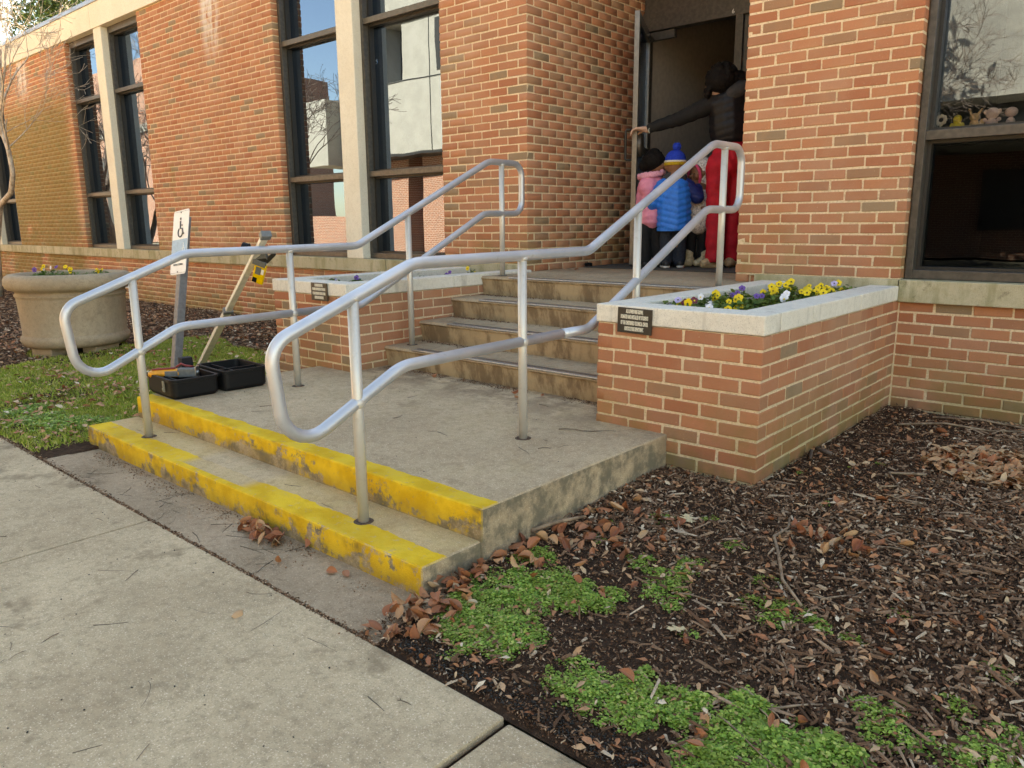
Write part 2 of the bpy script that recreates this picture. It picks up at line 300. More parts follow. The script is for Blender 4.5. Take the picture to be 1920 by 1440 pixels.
# ---------------------------------------------------------------- object helpers
def setp(o,label=None,cat=None,group=None,kind=None):
    if label: o['label']=label
    if cat: o['category']=cat
    if group: o['group']=group
    if kind: o['kind']=kind
    return o
def link(name,me,parent=None,loc=None,rot=None,**k):
    o=bpy.data.objects.new(name,me); C.objects.link(o)
    if parent is not None: o.parent=parent
    if loc is not None: o.location=loc
    if rot is not None: o.rotation_euler=rot
    return setp(o,**k)
def empty(name,loc=(0,0,0),rz=0,**k): return link(name,None,None,loc,(0,0,rz),**k)
class MB:
    def __init__(s): s.v=[]; s.f=[]; s.r=[]; s.n=0; s.mi=[]
    def add(s,vs,fs,rnd=0.,mi=0):
        b=s.n; s.v.extend([tuple(v) for v in vs]); s.n+=len(vs)
        for f in fs: s.f.append([i+b for i in f]); s.r.append(rnd); s.mi.append(mi)
        return s
    def box(s,x0,x1,y0,y1,z0,z1,rnd=0.,mi=0):
        vs=[(x0,y0,z0),(x1,y0,z0),(x1,y1,z0),(x0,y1,z0),(x0,y0,z1),(x1,y0,z1),(x1,y1,z1),(x0,y1,z1)]
        return s.add(vs,[(0,3,2,1),(4,5,6,7),(0,1,5,4),(1,2,6,5),(2,3,7,6),(3,0,4,7)],rnd,mi)
    def obox(s,c,ax,ay,az,rnd=0.,mi=0):
        c=Vector(c); ax=Vector(ax);ay=Vector(ay);az=Vector(az)
        vs=[c+a*ax+b*ay+d*az for d in(-1,1) for a,b in((-1,-1),(1,-1),(1,1),(-1,1))]
        return s.add(vs,[(0,3,2,1),(4,5,6,7),(0,1,5,4),(1,2,6,5),(2,3,7,6),(3,0,4,7)],rnd,mi)
    def tube(s,pts,rad,n=10,cap=True,rnd=0.,mi=0):
        pts=[Vector(p) for p in pts]; m=len(pts)
        if not hasattr(rad,'__len__'): rad=[rad]*m
        t0=(pts[1]-pts[0]).normalized(); up=Vector((0,0,1)) if abs(t0.z)<.9 else Vector((0,1,0))
        a=t0.cross(up).normalized(); vs=[]
        for i,p in enumerate(pts):
            t=(pts[min(i+1,m-1)]-pts[max(i-1,0)])
            t=t.normalized() if t.length>1e-9 else t0
            a=(a-t*a.dot(t)); a=a.normalized() if a.length>1e-6 else t.orthogonal().normalized()
            b=t.cross(a)
            for k in range(n):
                th=2*math.pi*k/n; vs.append(p+(a*math.cos(th)+b*math.sin(th))*rad[i])
        fs=[(i*n+k,i*n+(k+1)%n,(i+1)*n+(k+1)%n,(i+1)*n+k) for i in range(m-1) for k in range(n)]
        if cap: fs+= [tuple(range(n))[::-1],tuple((m-1)*n+k for k in range(n))]
        return s.add(vs,fs,rnd,mi)
    def lathe(s,prof,n=48,c=(0,0,0),rnd=0.,mi=0):
        vs=[(c[0]+r*math.cos(2*math.pi*k/n),c[1]+r*math.sin(2*math.pi*k/n),c[2]+z) for r,z in prof for k in range(n)]
        fs=[(i*n+k,i*n+(k+1)%n,(i+1)*n+(k+1)%n,(i+1)*n+k) for i in range(len(prof)-1) for k in range(n)]
        return s.add(vs,fs,rnd,mi)
    def ell(s,c,r,n=14,m=9,rnd=0.,mi=0,rot=None):
        vs=[];
        for j in range(m+1):
            ph=math.pi*j/m
            for k in range(n):
                th=2*math.pi*k/n; v=Vector((r[0]*math.sin(ph)*math.cos(th),r[1]*math.sin(ph)*math.sin(th),-r[2]*math.cos(ph)))
                if rot is not None: v=rot@v
                vs.append(v+Vector(c))
        fs=[(j*n+k,j*n+(k+1)%n,(j+1)*n+(k+1)%n,(j+1)*n+k) for j in range(m) for k in range(n)]
        return s.add(vs,fs,rnd,mi)
    def cap(s,p0,p1,r0,r1,n=12):
        """tapered capsule"""
        p0=Vector(p0);p1=Vector(p1); d=(p1-p0).normalized(); pts=[];rs=[]
        for t in (-1,-.86,-.5,0): pts.append(p0+d*r0*t); rs.append(max(1e-4,r0*math.sqrt(max(0,1-t*t))))
        for t in (0,.5,.86,1): pts.append(p1+d*r1*t); rs.append(max(1e-4,r1*math.sqrt(max(0,1-t*t))))
        return s.tube(pts,rs,n)
    def chain(s,pts,rs):
        for i in range(len(pts)-1): s.cap(pts[i],pts[i+1],rs[i],rs[i+1])
        return s
    def mesh(s,name,mats,smooth=False):
        me=bpy.data.meshes.new(name); me.from_pydata(s.v,[],s.f)
        if any(s.r):
            a=me.attributes.new('rnd','FLOAT','FACE'); a.data.foreach_set('value',np.array(s.r,dtype=np.float32))
        if not isinstance(mats,(list,tuple)): mats=[mats]
        for m in mats: me.materials.append(m)
        if len(mats)>1: me.polygons.foreach_set('material_index',s.mi)
        if smooth: me.polygons.foreach_set('use_smooth',[True]*len(me.polygons))
        me.update(); return me
    def build(s,name,mats,parent=None,smooth=False,loc=None,rot=None,bevel=0,seg=2,**k):
        me=s.mesh(name,mats,smooth)
        if bevel:
            bm=bmesh.new(); bm.from_mesh(me)
            bmesh.ops.bevel(bm,geom=[e for e in bm.edges if e.calc_face_angle(0)>.5],offset=bevel,segments=seg,profile=.6,affect='EDGES')
            bm.to_mesh(me); bm.free()
        return link(name,me,parent,loc,rot,**k)
def big(name,V,F,mat,rnd=None,smooth=False):
    """fast mesh from numpy arrays (F: m x k, all faces with k corners)"""
    me=bpy.data.meshes.new(name); m,k=F.shape
    me.vertices.add(len(V)); me.vertices.foreach_set('co',np.ascontiguousarray(V,dtype=np.float32).ravel())
    me.loops.add(m*k); me.loops.foreach_set('vertex_index',np.ascontiguousarray(F,dtype=np.int32).ravel())
    me.polygons.add(m); me.polygons.foreach_set('loop_start',np.arange(0,m*k,k,dtype=np.int32)); me.polygons.foreach_set('loop_total',np.full(m,k,dtype=np.int32))
    if rnd is not None:
        a=me.attributes.new('rnd','FLOAT','FACE'); a.data.foreach_set('value',rnd.astype(np.float32))
    me.materials.append(mat); me.update(calc_edges=True)
    if smooth: me.polygons.foreach_set('use_smooth',np.ones(m,dtype=bool))
    return me
def scatter(name,TV,TF,pos,rotz,tilt,tiltdir,scale,mat,rnd=None,parent=None,smooth=False,**k):
    """many copies of one template joined in one mesh. TV t x 3, TF f x k; pos n x 3; scale n x 3"""
    n=len(pos); TV=np.asarray(TV,float); TF=np.asarray(TF,int)
    P=TV[None]*scale[:,None,:]
    c,s=np.cos(rotz)[:,None],np.sin(rotz)[:,None]
    x=P[...,0]*c-P[...,1]*s; y=P[...,0]*s+P[...,1]*c; z=P[...,2]
    # tilt about a horizontal axis with direction tiltdir
    ax,ay=np.cos(tiltdir)[:,None],np.sin(tiltdir)[:,None]; ct,st=np.cos(tilt)[:,None],np.sin(tilt)[:,None]
    d=x*ax+y*ay; cx=ay*z; cy=-ax*z; cz=ax*y-ay*x
    X=x*ct+cx*st+ax*d*(1-ct); Y=y*ct+cy*st+ay*d*(1-ct); Z=z*ct+cz*st
    V=np.stack([X+pos[:,0:1],Y+pos[:,1:2],Z+pos[:,2:3]],-1).reshape(-1,3)
    F=(TF[None]+(np.arange(n)*len(TV))[:,None,None]).reshape(-1,TF.shape[1])
    r=np.repeat(rng.random(n) if rnd is None else rnd,len(TF))
    return link(name,big(name,V,F,mat,r,smooth),parent,**k)

# ---------------------------------------------------------------- ground
def gz(x,y):
    s=np.clip((np.asarray(y)+1.86)/1.9,0,1); return -.08+np.where(np.asarray(x)>-.45,.08,.085)*s
def vn(x,y,f,seed=0):
    """cheap value noise"""
    x=np.asarray(x)*f+seed*17.3; y=np.asarray(y)*f-seed*9.1
    xi=np.floor(x);yi=np.floor(y);fx=x-xi;fy=y-yi;fx=fx*fx*(3-2*fx);fy=fy*fy*(3-2*fy)
    h=lambda a,b: np.modf(np.abs(np.sin(a*127.1+b*311.7+seed)*43758.5453))[0]
    return (h(xi,yi)*(1-fx)+h(xi+1,yi)*fx)*(1-fy)+(h(xi,yi+1)*(1-fx)+h(xi+1,yi+1)*fx)*fy
def bedz(x,y):
    return gz(x,y)+.022*(vn(x,y,2.3,1)-.5)+.014*(vn(x,y,9,2)-.5)
g_=G('far_ground'); n_=g_.noise(.6,5); M['farground']=g_.fin(g_.mix(g_.smooth(n_,.4,.6),(.30,.27,.21),(.22,.20,.13)),.95)
MB().add([(-400,-400,-.16),(400,-400,-.16),(400,400,-.16),(-400,400,-.16)],[(0,1,2,3)]).build('ground',M['farground'],kind='structure')
def bed(name,x0,x1,y0,y1,step,mat):
    nx=int((x1-x0)/step)+1; ny=int((y1-y0)/step)+1
    X,Y=np.meshgrid(np.linspace(x0,x1,nx),np.linspace(y0,y1,ny)); Z=bedz(X,Y)+.006*(vn(X,Y,40,5)-.5)
    Z=np.where(Y<-1.859,-.092,Z)
    Z=np.where((Y<-1.48)&(X>-3.18)&(X<-.40),-.16,Z)
    V=np.stack([X,Y,Z],-1).reshape(-1,3); i=np.arange(nx*ny).reshape(ny,nx)
    F=np.stack([i[:-1,:-1],i[:-1,1:],i[1:,1:],i[1:,:-1]],-1).reshape(-1,4)
    return link(name,big(name,V,F,mat,smooth=True),kind='structure')
bed('mulch_bed',-.62,4.0,-1.862,1.99,.03,M['bare'])
bed('lawn_bed',-22.,-2.9,-1.862,1.99,.05,M['bare'])
# sidewalk: a bed with slabs of concrete on it
sw=MB().box(-30,14,-4.4,-1.868,-.15,-.105).build('sidewalk',M['bare'],kind='structure')
xs=[-30.0]+[ -1.885-2.06*k for k in range(13,-1,-1)]+[.178]+[.178+2.06*k for k in range(1,7)]
for a,b in zip(xs[:-1],xs[1:]):
    ga=.004 if abs(a-.178)>.01 else .014
    gb=.004 if abs(b-.178)>.01 else .006
    dz=.0 if a<.1 else -.006
    MB().box(a+ga,b-gb,-4.4,-1.868-(.006 if a>.1 else 0),-.105,-.078+dz).build('slab',M['sidewalk'],sw,bevel=.007)
# darker apron strip between sidewalk and step
MB().box(-3.22,-.36,-1.856,-1.50,-.14,-.0785).build('apron',M['apron'],bevel=.006,kind='structure')
# plaza behind the camera, pale concrete put in to bounce warm light
MB().box(-60,30,-14,-4.45,-.15,-.09).build('plaza',M['sidewalk'],kind='structure')

# ---------------------------------------------------------------- landing and steps
lm=MB(); lm.box(-3.318,-.452,-1.292,.40,-.14,.160)
lo=lm.build('landing',M['landing'],bevel=.012,seg=3,kind='structure')
MB().box(-3.335,-.462,-1.578,-1.23,-.16,.034).build('lower_step',M['landing'],bevel=.013,seg=3,kind='structure')
# a settled crack line under the landing arris is modelled as the bevel; the stair:
NY=[.305,.645,.981,1.318]; NZ=[.306,.452,.598,.745]; zb=.160
st=empty('stair',(0,0,0),kind='structure')
prev=.165
for k,(y,z) in enumerate(zip(NY,NZ)):
    y1=NY[k+1]+.06 if k<3 else 3.80
    zl=([.161]+NZ)[k]
    m=MB(); xl,xr=-2.938,-.868
    vs=[]
    for x in (xl,xr): vs+= [(x,y+.035,zl-.01),(x,y+.012,z-.03),(x,y,z-.016),(x,y+.012,z),(x,y1,z),(x,y1,zl-.01)]
    m.add(vs,[(0,1,2,3,4,5)[::-1],(6,7,8,9,10,11)]+[(i,(i+1)%6,(i+1)%6+6,i+6) for i in range(6)])
    if k<3:
        t=m.build('step',M['steps'],st)
    else:
        # top landing carries on into the doorway recess, wider than the stair
        t=m.build('step',M['steps'],st)
    # metal nosing with ribs
    n=MB(); x0,x1=xl+.30,xr-.06
    n.box(x0,x1,y+.003,y+.072,z-.004,z+.004)
    n.tube([(x0,y+.004,z-.002),(x1,y+.004,z-.002)],.007,8)
    for j in range(int((x1-x0)/.014)):
        xx=x0+.01+j*.014; n.obox((xx,y+.04,z+.0052),(.0022,.0012,0),(-.008,.026,0),(0,0,.0018))
    n.build('nosing',M['nosing'],t)
MB().box(-3.0,-1.085,1.985,3.80,.60,.7455).build('top_landing',M['steps'],kind='structure')
# entrance mat
setp(MB().box(-2.96,-1.12,2.74,3.70,.7475,.757).build('door_mat',M['mat'],bevel=.003),'dark grey rubber mat across the doorway floor','door mat')

# ---------------------------------------------------------------- bricks
H=.0677; BH=.0563
_bm={}
def brickmesh(L,D=.09):
    key=(round(L,2),D,)
    v=_bm.setdefault(key,[])
    if len(v)<5:
        b=MB(); h=BH/2; j=lambda a=.0024: random.uniform(-a,a)
        vs=[]
        for (x,z) in ((0,-h),(L,-h),(L,h),(0,h)): vs.append([x+j(),0,z+j()])
        vs+= [[x,D,z] for x,z in ((0,-h),(L,-h),(L,h),(0,h))]
        b.add(vs,[(0,1,2,3),(5,4,7,6),(0,4,5,1),(1,5,6,2),(2,6,7,3),(3,7,4,0)])
        me=b.mesh('brick',M['brick']); bm=bmesh.new(); bm.from_mesh(me)
        bmesh.ops.bevel(bm,geom=bm.edges[:],offset=.0032,segments=1,affect='EDGES'); bm.to_mesh(me); bm.free()
        v.append(me)
    return random.choice(v)
def brick_rows(L,rows,m,ph,c0=None,c1=None):
    """(row, start, length) of a running bond face 0..L. c0/c1: how a corner closes: None = cut flush, 'a' = even rows run through, 'b' = odd rows"""
    out=[]; jt=.0062
    for k in rows:
        par=k%2; s0=0.; s1=L
        if c0: s0=0. if (par==0)==(c0=='a') else .096
        if c1: s1=L if (par==0)==(c1=='a') else L-.096
        x=-(m/2 if (par+ph)%2 else 0.)
        if c0 and s0==0.: x=0.
        if c0 and s0>0: x=.096
        cuts=[s0]
        xx=x+m if x<=s0+1e-6 else x
        while xx<s1-.045: 
            if xx>s0+.03: cuts.append(xx)
            xx+=m
        cuts.append(s1)
        for i,(a,b) in enumerate(zip(cuts[:-1],cuts[1:])):
            a2=a+(jt if i>0 or (c0 and s0>0) else .0); b2=b-(jt if i<len(cuts)-2 or (c1 and s1<L) else .0)
            out.append((k,a2,b2-a2))
    return out
def brick_face(origin,dirn,L,z0,nrow,m=.2032,ph=0,c0=None,c1=None,D=.09,top=None):
    """world placements [(loc, rz, length)]: origin = left end as seen from outside; dirn = unit vector along; outside normal = dirn rotated -90"""
    res=[]; rz=math.atan2(dirn[1],dirn[0])
    for k,a,l in brick_rows(L,range(nrow),m,ph,c0,c1):
        z=z0+(k+.5)*H; res.append(((origin[0]+dirn[0]*a,origin[1]+dirn[1]*a,z),rz,l,D))
    return res
def place_single(lst,parent):
    for (p,rz,l,D) in lst:
        o=bpy.data.objects.new('brick',brickmesh(l,D)); C.objects.link(o); o.parent=parent
        me_l=max(v.co.x for v in o.data.vertices) if False else None
        pr=random.uniform(-.0022,.0022); nx,ny=math.sin(rz),-math.cos(rz)
        o.location=(p[0]+nx*pr,p[1]+ny*pr,p[2]+random.uniform(-.001,.001)); o.rotation_euler=(random.uniform(-.006,.006),random.uniform(-.005,.005),rz); o.scale=(l/round(l,2),1,1)
def place_joined(name,lst,parent):
    if not lst: return
    V=[];F=[];Rn=[];b=0
    cache={}
    for (p,rz,l,D) in lst:
        me=brickmesh(l,D)
        if me.name not in cache:
            co=np.empty(len(me.vertices)*3); me.vertices.foreach_get('co',co); tri=[]
            for pl in me.polygons:
                vv=list(pl.vertices)
                for q in range(1,len(vv)-1): tri.append((vv[0],vv[q],vv[q+1]))
            cache[me.name]=(co.reshape(-1,3),np.array(tri))
        co,tr=cache[me.name]; c,s=math.cos(rz),math.sin(rz); x=co[:,0]*(l/round(l,2)); y=co[:,1]
        pr=random.uniform(-.0015,.0015)
        V.append(np.stack([x*c-y*s+p[0]+s*pr,x*s+y*c+p[1]-c*pr,co[:,2]+p[2]],-1)); F.append(tr+b); b+=len(co); Rn.append(np.full(len(tr),random.random()))
    return link(name,big(name,np.concatenate(V),np.concatenate(F),M['brick'],np.concatenate(Rn)),parent,kind='stuff')

# ---------------------------------------------------------------- the building
YF=1.98; ZP=4.06; ZS=.805
B=empty('brick_building',(0,0,0),label='long single storey red brick building with tall dark windows and cream trim',cat='building')
def bpart(mb,name,mat,**k):
    return mb.build(name,mat,B,**k)
def cor(x0,x1,y0,y1,z0,z1): return MB().box(x0,x1,y0,y1,z0,z1)
single=[];mass=[]
mor=MB()
def wall(x0,x1,z0,nrow,y=YF,th=.28,lst=None,ph=0,c0=None,c1=None,m=.2032):
    (mass if lst is None else lst).extend(brick_face((x0,y),(1,0),x1-x0,z0,nrow,m,ph,c0,c1))
    z1=z0+nrow*H
    mor.box(x0+.0055,x1-.0055,y+.0045,y+th,z0-.01,z1+.003)
n48=48
# right pier beside the doorway (bricks of the picture one by one)
NR=int((ZP-ZS)/H)
pier=[];wall(-1.08,0.0,ZS,NR,lst=pier,c0='a')
for b in pier: (single if b[0][2]<2.62 else mass).append(b)
# its return faces: recess side (normal -x) and window reveal (normal +x)
ret=brick_face((-1.08,3.78),(0,-1),3.78-YF,ZS-2*H,NR+2,ph=0,c1='b'); mass+=[(p,rz,l,D) for p,rz,l,D in ret]
mor.box(-1.0755,-.90,YF+.281,3.78,.66,ZP)
# right lower wall (below window)
low=[];wall(0.0,5.9,-.005,10,y=2.0,lst=low,ph=1)
for b in low: (single if b[0][0]<1.0 else mass).append(b)
wall(-1.08,0.0,.66,2,y=2.0,lst=mass)  # behind the planter
wall(2.5,5.9,ZS,NR)
# bay between stair and column window: bricks one by one up to the top of the frame
bay=[];wall(-4.04,-3.005,ZS-H,NR+1,lst=bay,ph=0,c1='a',c0=None)
for b in bay: (single if b[0][2]<2.95 else mass).append(b)
# recess side wall, facing +x
side=brick_face((-3.005,YF),(0,1),3.78-YF,ZS-H,NR+1,c0='b')
for b in side: (single if b[0][2]<1.2 and b[0][1]<3.2 and len(single)<300 else mass).append(b)
mor.box(-3.2,-3.0095,YF+.281,3.78,.66,ZP)
wall(-3.3,-3.0,.66,1,y=2.03,lst=mass)
# far panels and plinth
wall(-10.09,-6.74,ZS,NR); wall(-16.13,-12.78,ZS,NR,ph=1); wall(-22.2,-18.82,ZS,NR)
# reveals of the panels (seen from the right)
for xx in (-10.09,-16.13,-4.04,): pass
wall(-22.2,-3.5,-.02,10,y=2.0)
print('single bricks',len(single))
pl=[]
if len(single)>300:
    single.sort(key=lambda b:(b[0][0]-1.35)**2+(b[0][1]+3.16)**2+(b[0][2]-1.16)**2); mass+=single[300:]; single=single[:300]
place_single(single,B); place_joined('brickwork',mass,B)
setp(bpart(mor,'wall',M['mortar']))
# corner quoins are closed with brick on the reveals
# sills
sl=MB()
def part(name,mat,mb,parent=B,**k): return mb.build(name,mat,parent,**k)
for a,b in ((-22.2,-19.7),(-19.692,-16.6),(-16.592,-13.5),(-13.492,-10.4),(-10.392,-7.3),(-7.292,-4.9),(-4.892,-3.10)):
    part('sill',M['sill'],cor(a,b,1.952,2.25,.668,.803),bevel=.006)
part('sill',M['sill'],cor(-.93,-.004,1.953,2.0,.668,.803),bevel=.006)
for a,b in ((0.002,2.9),(2.908,5.9)): part('sill',M['sill'],cor(a,b,1.952,2.25,.668,.803),bevel=.006)
# parapet band and metal cap
xp=[-22.3,-17.7,-14.6,-11.58,-8.5,-5.4,-2.3,.8,3.9,5.95]
for a,b in zip(xp[:-1],xp[1:]):
    part('parapet',M['lime'],cor(a,b-.008,1.945,2.3,ZP,4.40),bevel=.004)
part('roof_edge',M['roofmetal'],cor(-22.4,6.0,1.93,2.36,4.402,4.462),bevel=.004)
part('roof',M['roof'],cor(-22.3,5.95,2.302,13,4.1,4.30))
part('wall',M['farbrick'],cor(5.9,6.0,2.05,13,-.1,4.1)); part('wall',M['farbrick'],cor(-22.3,-22.2,2.05,13,-.1,4.1)); part('wall',M['farbrick'],cor(-22.3,6,13,13.2,-.1,4.3))
# columns
for cx in (-5.405,-11.40,-17.4):
    part('column',M['lime'],cor(cx-.14,cx+.135,1.958,2.22,.8035,ZP-.002),bevel=.01)
# windows
def window(x0,x1,mull=(),gl='glass',zs=(1.67,3.15),tw=.055,y0=2.055):
    z0,z1=ZS+.0,ZP-.004; f=MB(); w=.042; yb=2.19
    f.box(x0,x0+w,y0,yb,z0,z1); f.box(x1-w,x1,y0,yb,z0,z1)
    f.box(x0+w,x1-w,y0,yb,z0,z0+.055); f.box(x0+w,x1-w,y0,yb,z1-.09,z1)
    for z in zs: f.box(x0+w,x1-w,y0+.004,yb,z-tw/2,z+tw/2)
    o=part('window',M['frame'],f,bevel=.003)
    # inner gasket frame
    lv=[z0+.055]+[z for z in zs]+[z1-.09]
    for i in range(len(lv)-1):
        za=lv[i]+(tw/2 if i else 0); zb=lv[i+1]-(tw/2 if i<len(lv)-2 else 0)
        g=MB(); g.box(x0+w,x0+w+.022,2.12,2.175,za,zb); g.box(x1-w-.022,x1-w,2.12,2.175,za,zb); g.box(x0+w+.022,x1-w-.022,2.12,2.175,za,za+.018)
        g.box(x0+w+.022,x1-w-.022,2.12,2.175,zb-.018,zb); g.build('gasket',M['framedark'],o)
        MB().box(x0+w+.01,x1-w-.01,2.176,2.184,za+.002,zb-.002).build('pane',M['glassdark' if (gl=='glassr' and i==0) else gl],o)
    return o
window(-6.735,-5.548); window(-5.267,-4.045)
window(-12.775,-11.543); window(-11.262,-10.095)
window(-18.815,-17.543); window(-17.262,-16.135)
window(.003,2.495,gl='glassr',zs=(1.655,3.15))
# interiors: dark rooms behind the windows
def room(x0,x1,y0,y1,z0,z1,mat,name='room',open_front=True):
    m=MB(); t=.05
    m.box(x0,x1,y0,y1,z0-t,z0); m.box(x0,x1,y0,y1,z1,z1+t); m.box(x0,x1,y1,y1+t,z0,z1); m.box(x0-t,x0,y0,y1,z0,z1); m.box(x1,x1+t,y0,y1,z0,z1)
    return part(name,mat,m)
room(-22,-3.26,2.29,9,.3,4.0,M['interior']); room(-.7,5.6,2.29,8,.3,4.0,M['interior'])
room(-2.99,-1.10,3.88,8.5,.70,3.9,M['corridor'],'corridor')
# lit ceiling tube fixture seen through the glass between the column and the bay
fx=empty('ceiling_light',(-6.3,3.45,3.2),label='lit fluorescent ceiling light seen through the window left of the bay',cat='ceiling light')
MB().box(-.62,.62,-.06,.06,.0,.05).build('housing',M['white'],fx); 
for yy in (-.035,.035): MB().tube([(-.6,yy,-.02),(.6,yy,-.02)],.013,8).build('tube',M['tube'],fx)
# vent grille on the plinth
vg=part('vent_grille',M['lime'],cor(-11.68,-11.22,1.985,2.0,.19,.33))
for k in range(14): MB().box(-11.66+k*.031,-11.648+k*.031,1.978,1.985,.20,.32).build('slat',M['white'],vg)
# doorway: frame, transom, closed leaf, open leaf
DY=3.78; HZ=2.97
f=MB(); f.box(-3.0,-2.945,DY-.05,DY+.06,.7465,HZ); f.box(-2.03,-1.96,DY-.05,DY+.06,.7465,HZ); f.box(-1.14,-1.078,DY-.05,DY+.06,.7465,HZ)
f.box(-3.0,-1.078,DY-.052,DY+.06,HZ,HZ+.17); f.box(-3.0,-1.078,DY-.02,DY+.04,HZ+.17,ZP-.002)
df=part('door_frame',M['frame'],f,bevel=.003)
part('soffit',M['lime'],cor(-3.0,-1.08,2.31,DY+.06,ZP-.001,ZP+.03))
def textobj(txt,size,mat,parent,loc,rot,ext=.0008,sx=1.0,name='lettering',align='CENTER',off=0.0):
    cu=bpy.data.curves.new(name,'FONT'); cu.body=txt; cu.size=size; cu.align_x=align; cu.align_y='CENTER'; cu.extrude=ext; cu.resolution_u=2; cu.offset=off
    o=bpy.data.objects.new(name,cu); C.objects.link(o); bpy.context.view_layer.update()
    me=bpy.data.meshes.new_from_object(o.evaluated_get(bpy.context.evaluated_depsgraph_get())); bpy.data.objects.remove(o); me.materials.clear(); me.materials.append(mat)
    q=link(name,me,parent,loc,rot); q.scale=(sx,1,1); return q
textobj('6',.055,M['white'],df,(-2.055,DY-.054,HZ+.035),(R(90),0,0))
cl=part('door',M['frame'],MB().box(-1.955,-1.88,DY-.02,DY+.03,.76,HZ-.005).box(-1.21,-1.145,DY-.02,DY+.03,.76,HZ-.005).box(-1.88,-1.21,DY-.02,DY+.03,.76,.98).box(-1.88,-1.21,DY-.02,DY+.03,HZ-.08,HZ-.005))
MB().box(-1.88,-1.21,DY,DY+.01,.98,HZ-.08).build('pane',M['glass'],cl)
# open leaf, hinged at the left jamb; free edge stands towards the camera
hx,hy=-2.925,DY-.06; ex,ey=-2.535,2.90
ang=math.atan2(ey-hy,ex-hx); Ld=math.hypot(ex-hx,ey-hy)
dl=link('door',None,B,(hx,hy,0),(0,0,ang)); 
DZ0,DZ1=.778,2.945
m=MB(); m.box(0,.07,-.022,.022,DZ0,DZ1); m.box(Ld-.085,Ld,-.022,.022,DZ0,DZ1); m.box(.07,Ld-.085,-.022,.022,DZ0,DZ0+.25); m.box(.07,Ld-.085,-.022,.022,DZ1-.09,DZ1)
m.build('leaf_frame',M['doormetal'],dl,bevel=.003)
MB().box(.07,Ld-.085,-.004,.004,DZ0+.25,DZ1-.09).build('pane',M['glassr'],dl)
# pull handle on the outer face (local -y side when seen from the street), crash bar inside
hs=-1
p=MB(); zc=1.84
pts=[(Ld-.05,hs*.02,zc+.13),(Ld-.05,hs*.075,zc+.13),(Ld-.05,hs*.085,zc+.12),(Ld-.05,hs*.085,zc-.12),(Ld-.05,hs*.075,zc-.13),(Ld-.05,hs*.02,zc-.13)]
p.tube(pts,.011,8); p.build('handle',M['framedark'],dl,smooth=True)
p=MB(); p.lathe([(0.001,0),(.105,0),(.105,.03),(.09,.04),(.001,.04)],28); o=p.build('lock_plate',M['frame'],dl,rot=(R(-90),0,0),loc=(Ld-.12,.022,zc)); 
MB().box(.1,Ld-.2,.03,.06,zc-.06,zc).build('crash_bar',M['frame'],dl,bevel=.004)
# door closer
c_=MB(); c_.box(-2.90,-2.62,DY-.10,DY-.055,HZ-.10,HZ-.03); c_.tube([(-2.84,DY-.11,HZ-.10),(-2.78,DY-.30,HZ-.09)],.014,8); part('door_closer',M['frame'],c_)
# door stop on the landing
ds=MB(); ds.box(-.03,.03,-.02,.02,0.0,.045); ds.tube([(0,-.02,.03),(0,-.05,.03)],.012,8)
setp(ds.build('door_stop',M['black'],loc=(-2.93,2.78,.746),bevel=.003),'small black door stop on the landing against the recess brick wall','door stop')

# ---------------------------------------------------------------- brick planters with stone coping
def planter(xa,xb,label,left):
    P=empty('brick_planter',(xa,0,0),label=label,cat='planter',group='brick planters beside the stair')
    L=xb-xa; m=L/4.5; top=.677; Dp=1.997
    fr=brick_face((xa,0),(1,0),L,-.0+.0,10,m,0,'b' if left else None,'b')
    sd=brick_face((xb,0),(0,1),Dp,0,10,.2,0,'a')
    z0=.0
    hid=brick_face((xa,Dp),(0,-1),Dp,0,10,.2,0,None,'a') 
    fr2=[((p[0]-xa,p[1],p[2]),rz,l,D) for p,rz,l,D in fr]
    sh=lambda lst:[((p[0]-xa,p[1],p[2]),rz,l,D) for p,rz,l,D in lst]
    if left: place_single(sh(fr)+sh(sd),P)
    else: place_single(sh(fr)+sh(sd),P)
    place_joined('brickwork',sh(hid),P)
    mo=MB(); t=.12
    mo.box(.0045,L-.0045,.0045,t,-.15,.674); mo.box(.0045,t,t,Dp+.006,-.15,.674); mo.box(L-t,L-.0045,t,Dp+.006,-.15,.674); mo.build('wall',M['mortar'],P)
    MB().box(t,L-t,t,Dp-.01,.1,.668).build('soil',M['soil'],P)
    # coping stones, slightly proud of the brick
    e=.006; zt=.765; w=.165; z1=.6775
    def cp(a,b,c,d): MB().box(a,b,c,d,z1,zt).build('coping',M['coping'],P,bevel=.007,seg=2)
    ys=[w+.002,.56,1.26,1.956] if not left else [w+.002,1.02,1.956]
    cp(-e,L+e,-e,w)
    for a,b in zip(ys[:-1],ys[1:]): cp(L-w,L+e,a,b-.006); cp(-e,w,a,b-.006)
    return P
PR=planter(-.866,0.0,'brick planter right of the stair, full of yellow and purple pansies',False)
PLt=planter(-3.838,-2.94,'brick planter left of the stair with few flowers behind the handrail',True)
MB().box(-.004,.007,1.992,2.006,-.12,.667).build('mortar_fillet',M['mortar'],PR,loc=(.866,0,0))
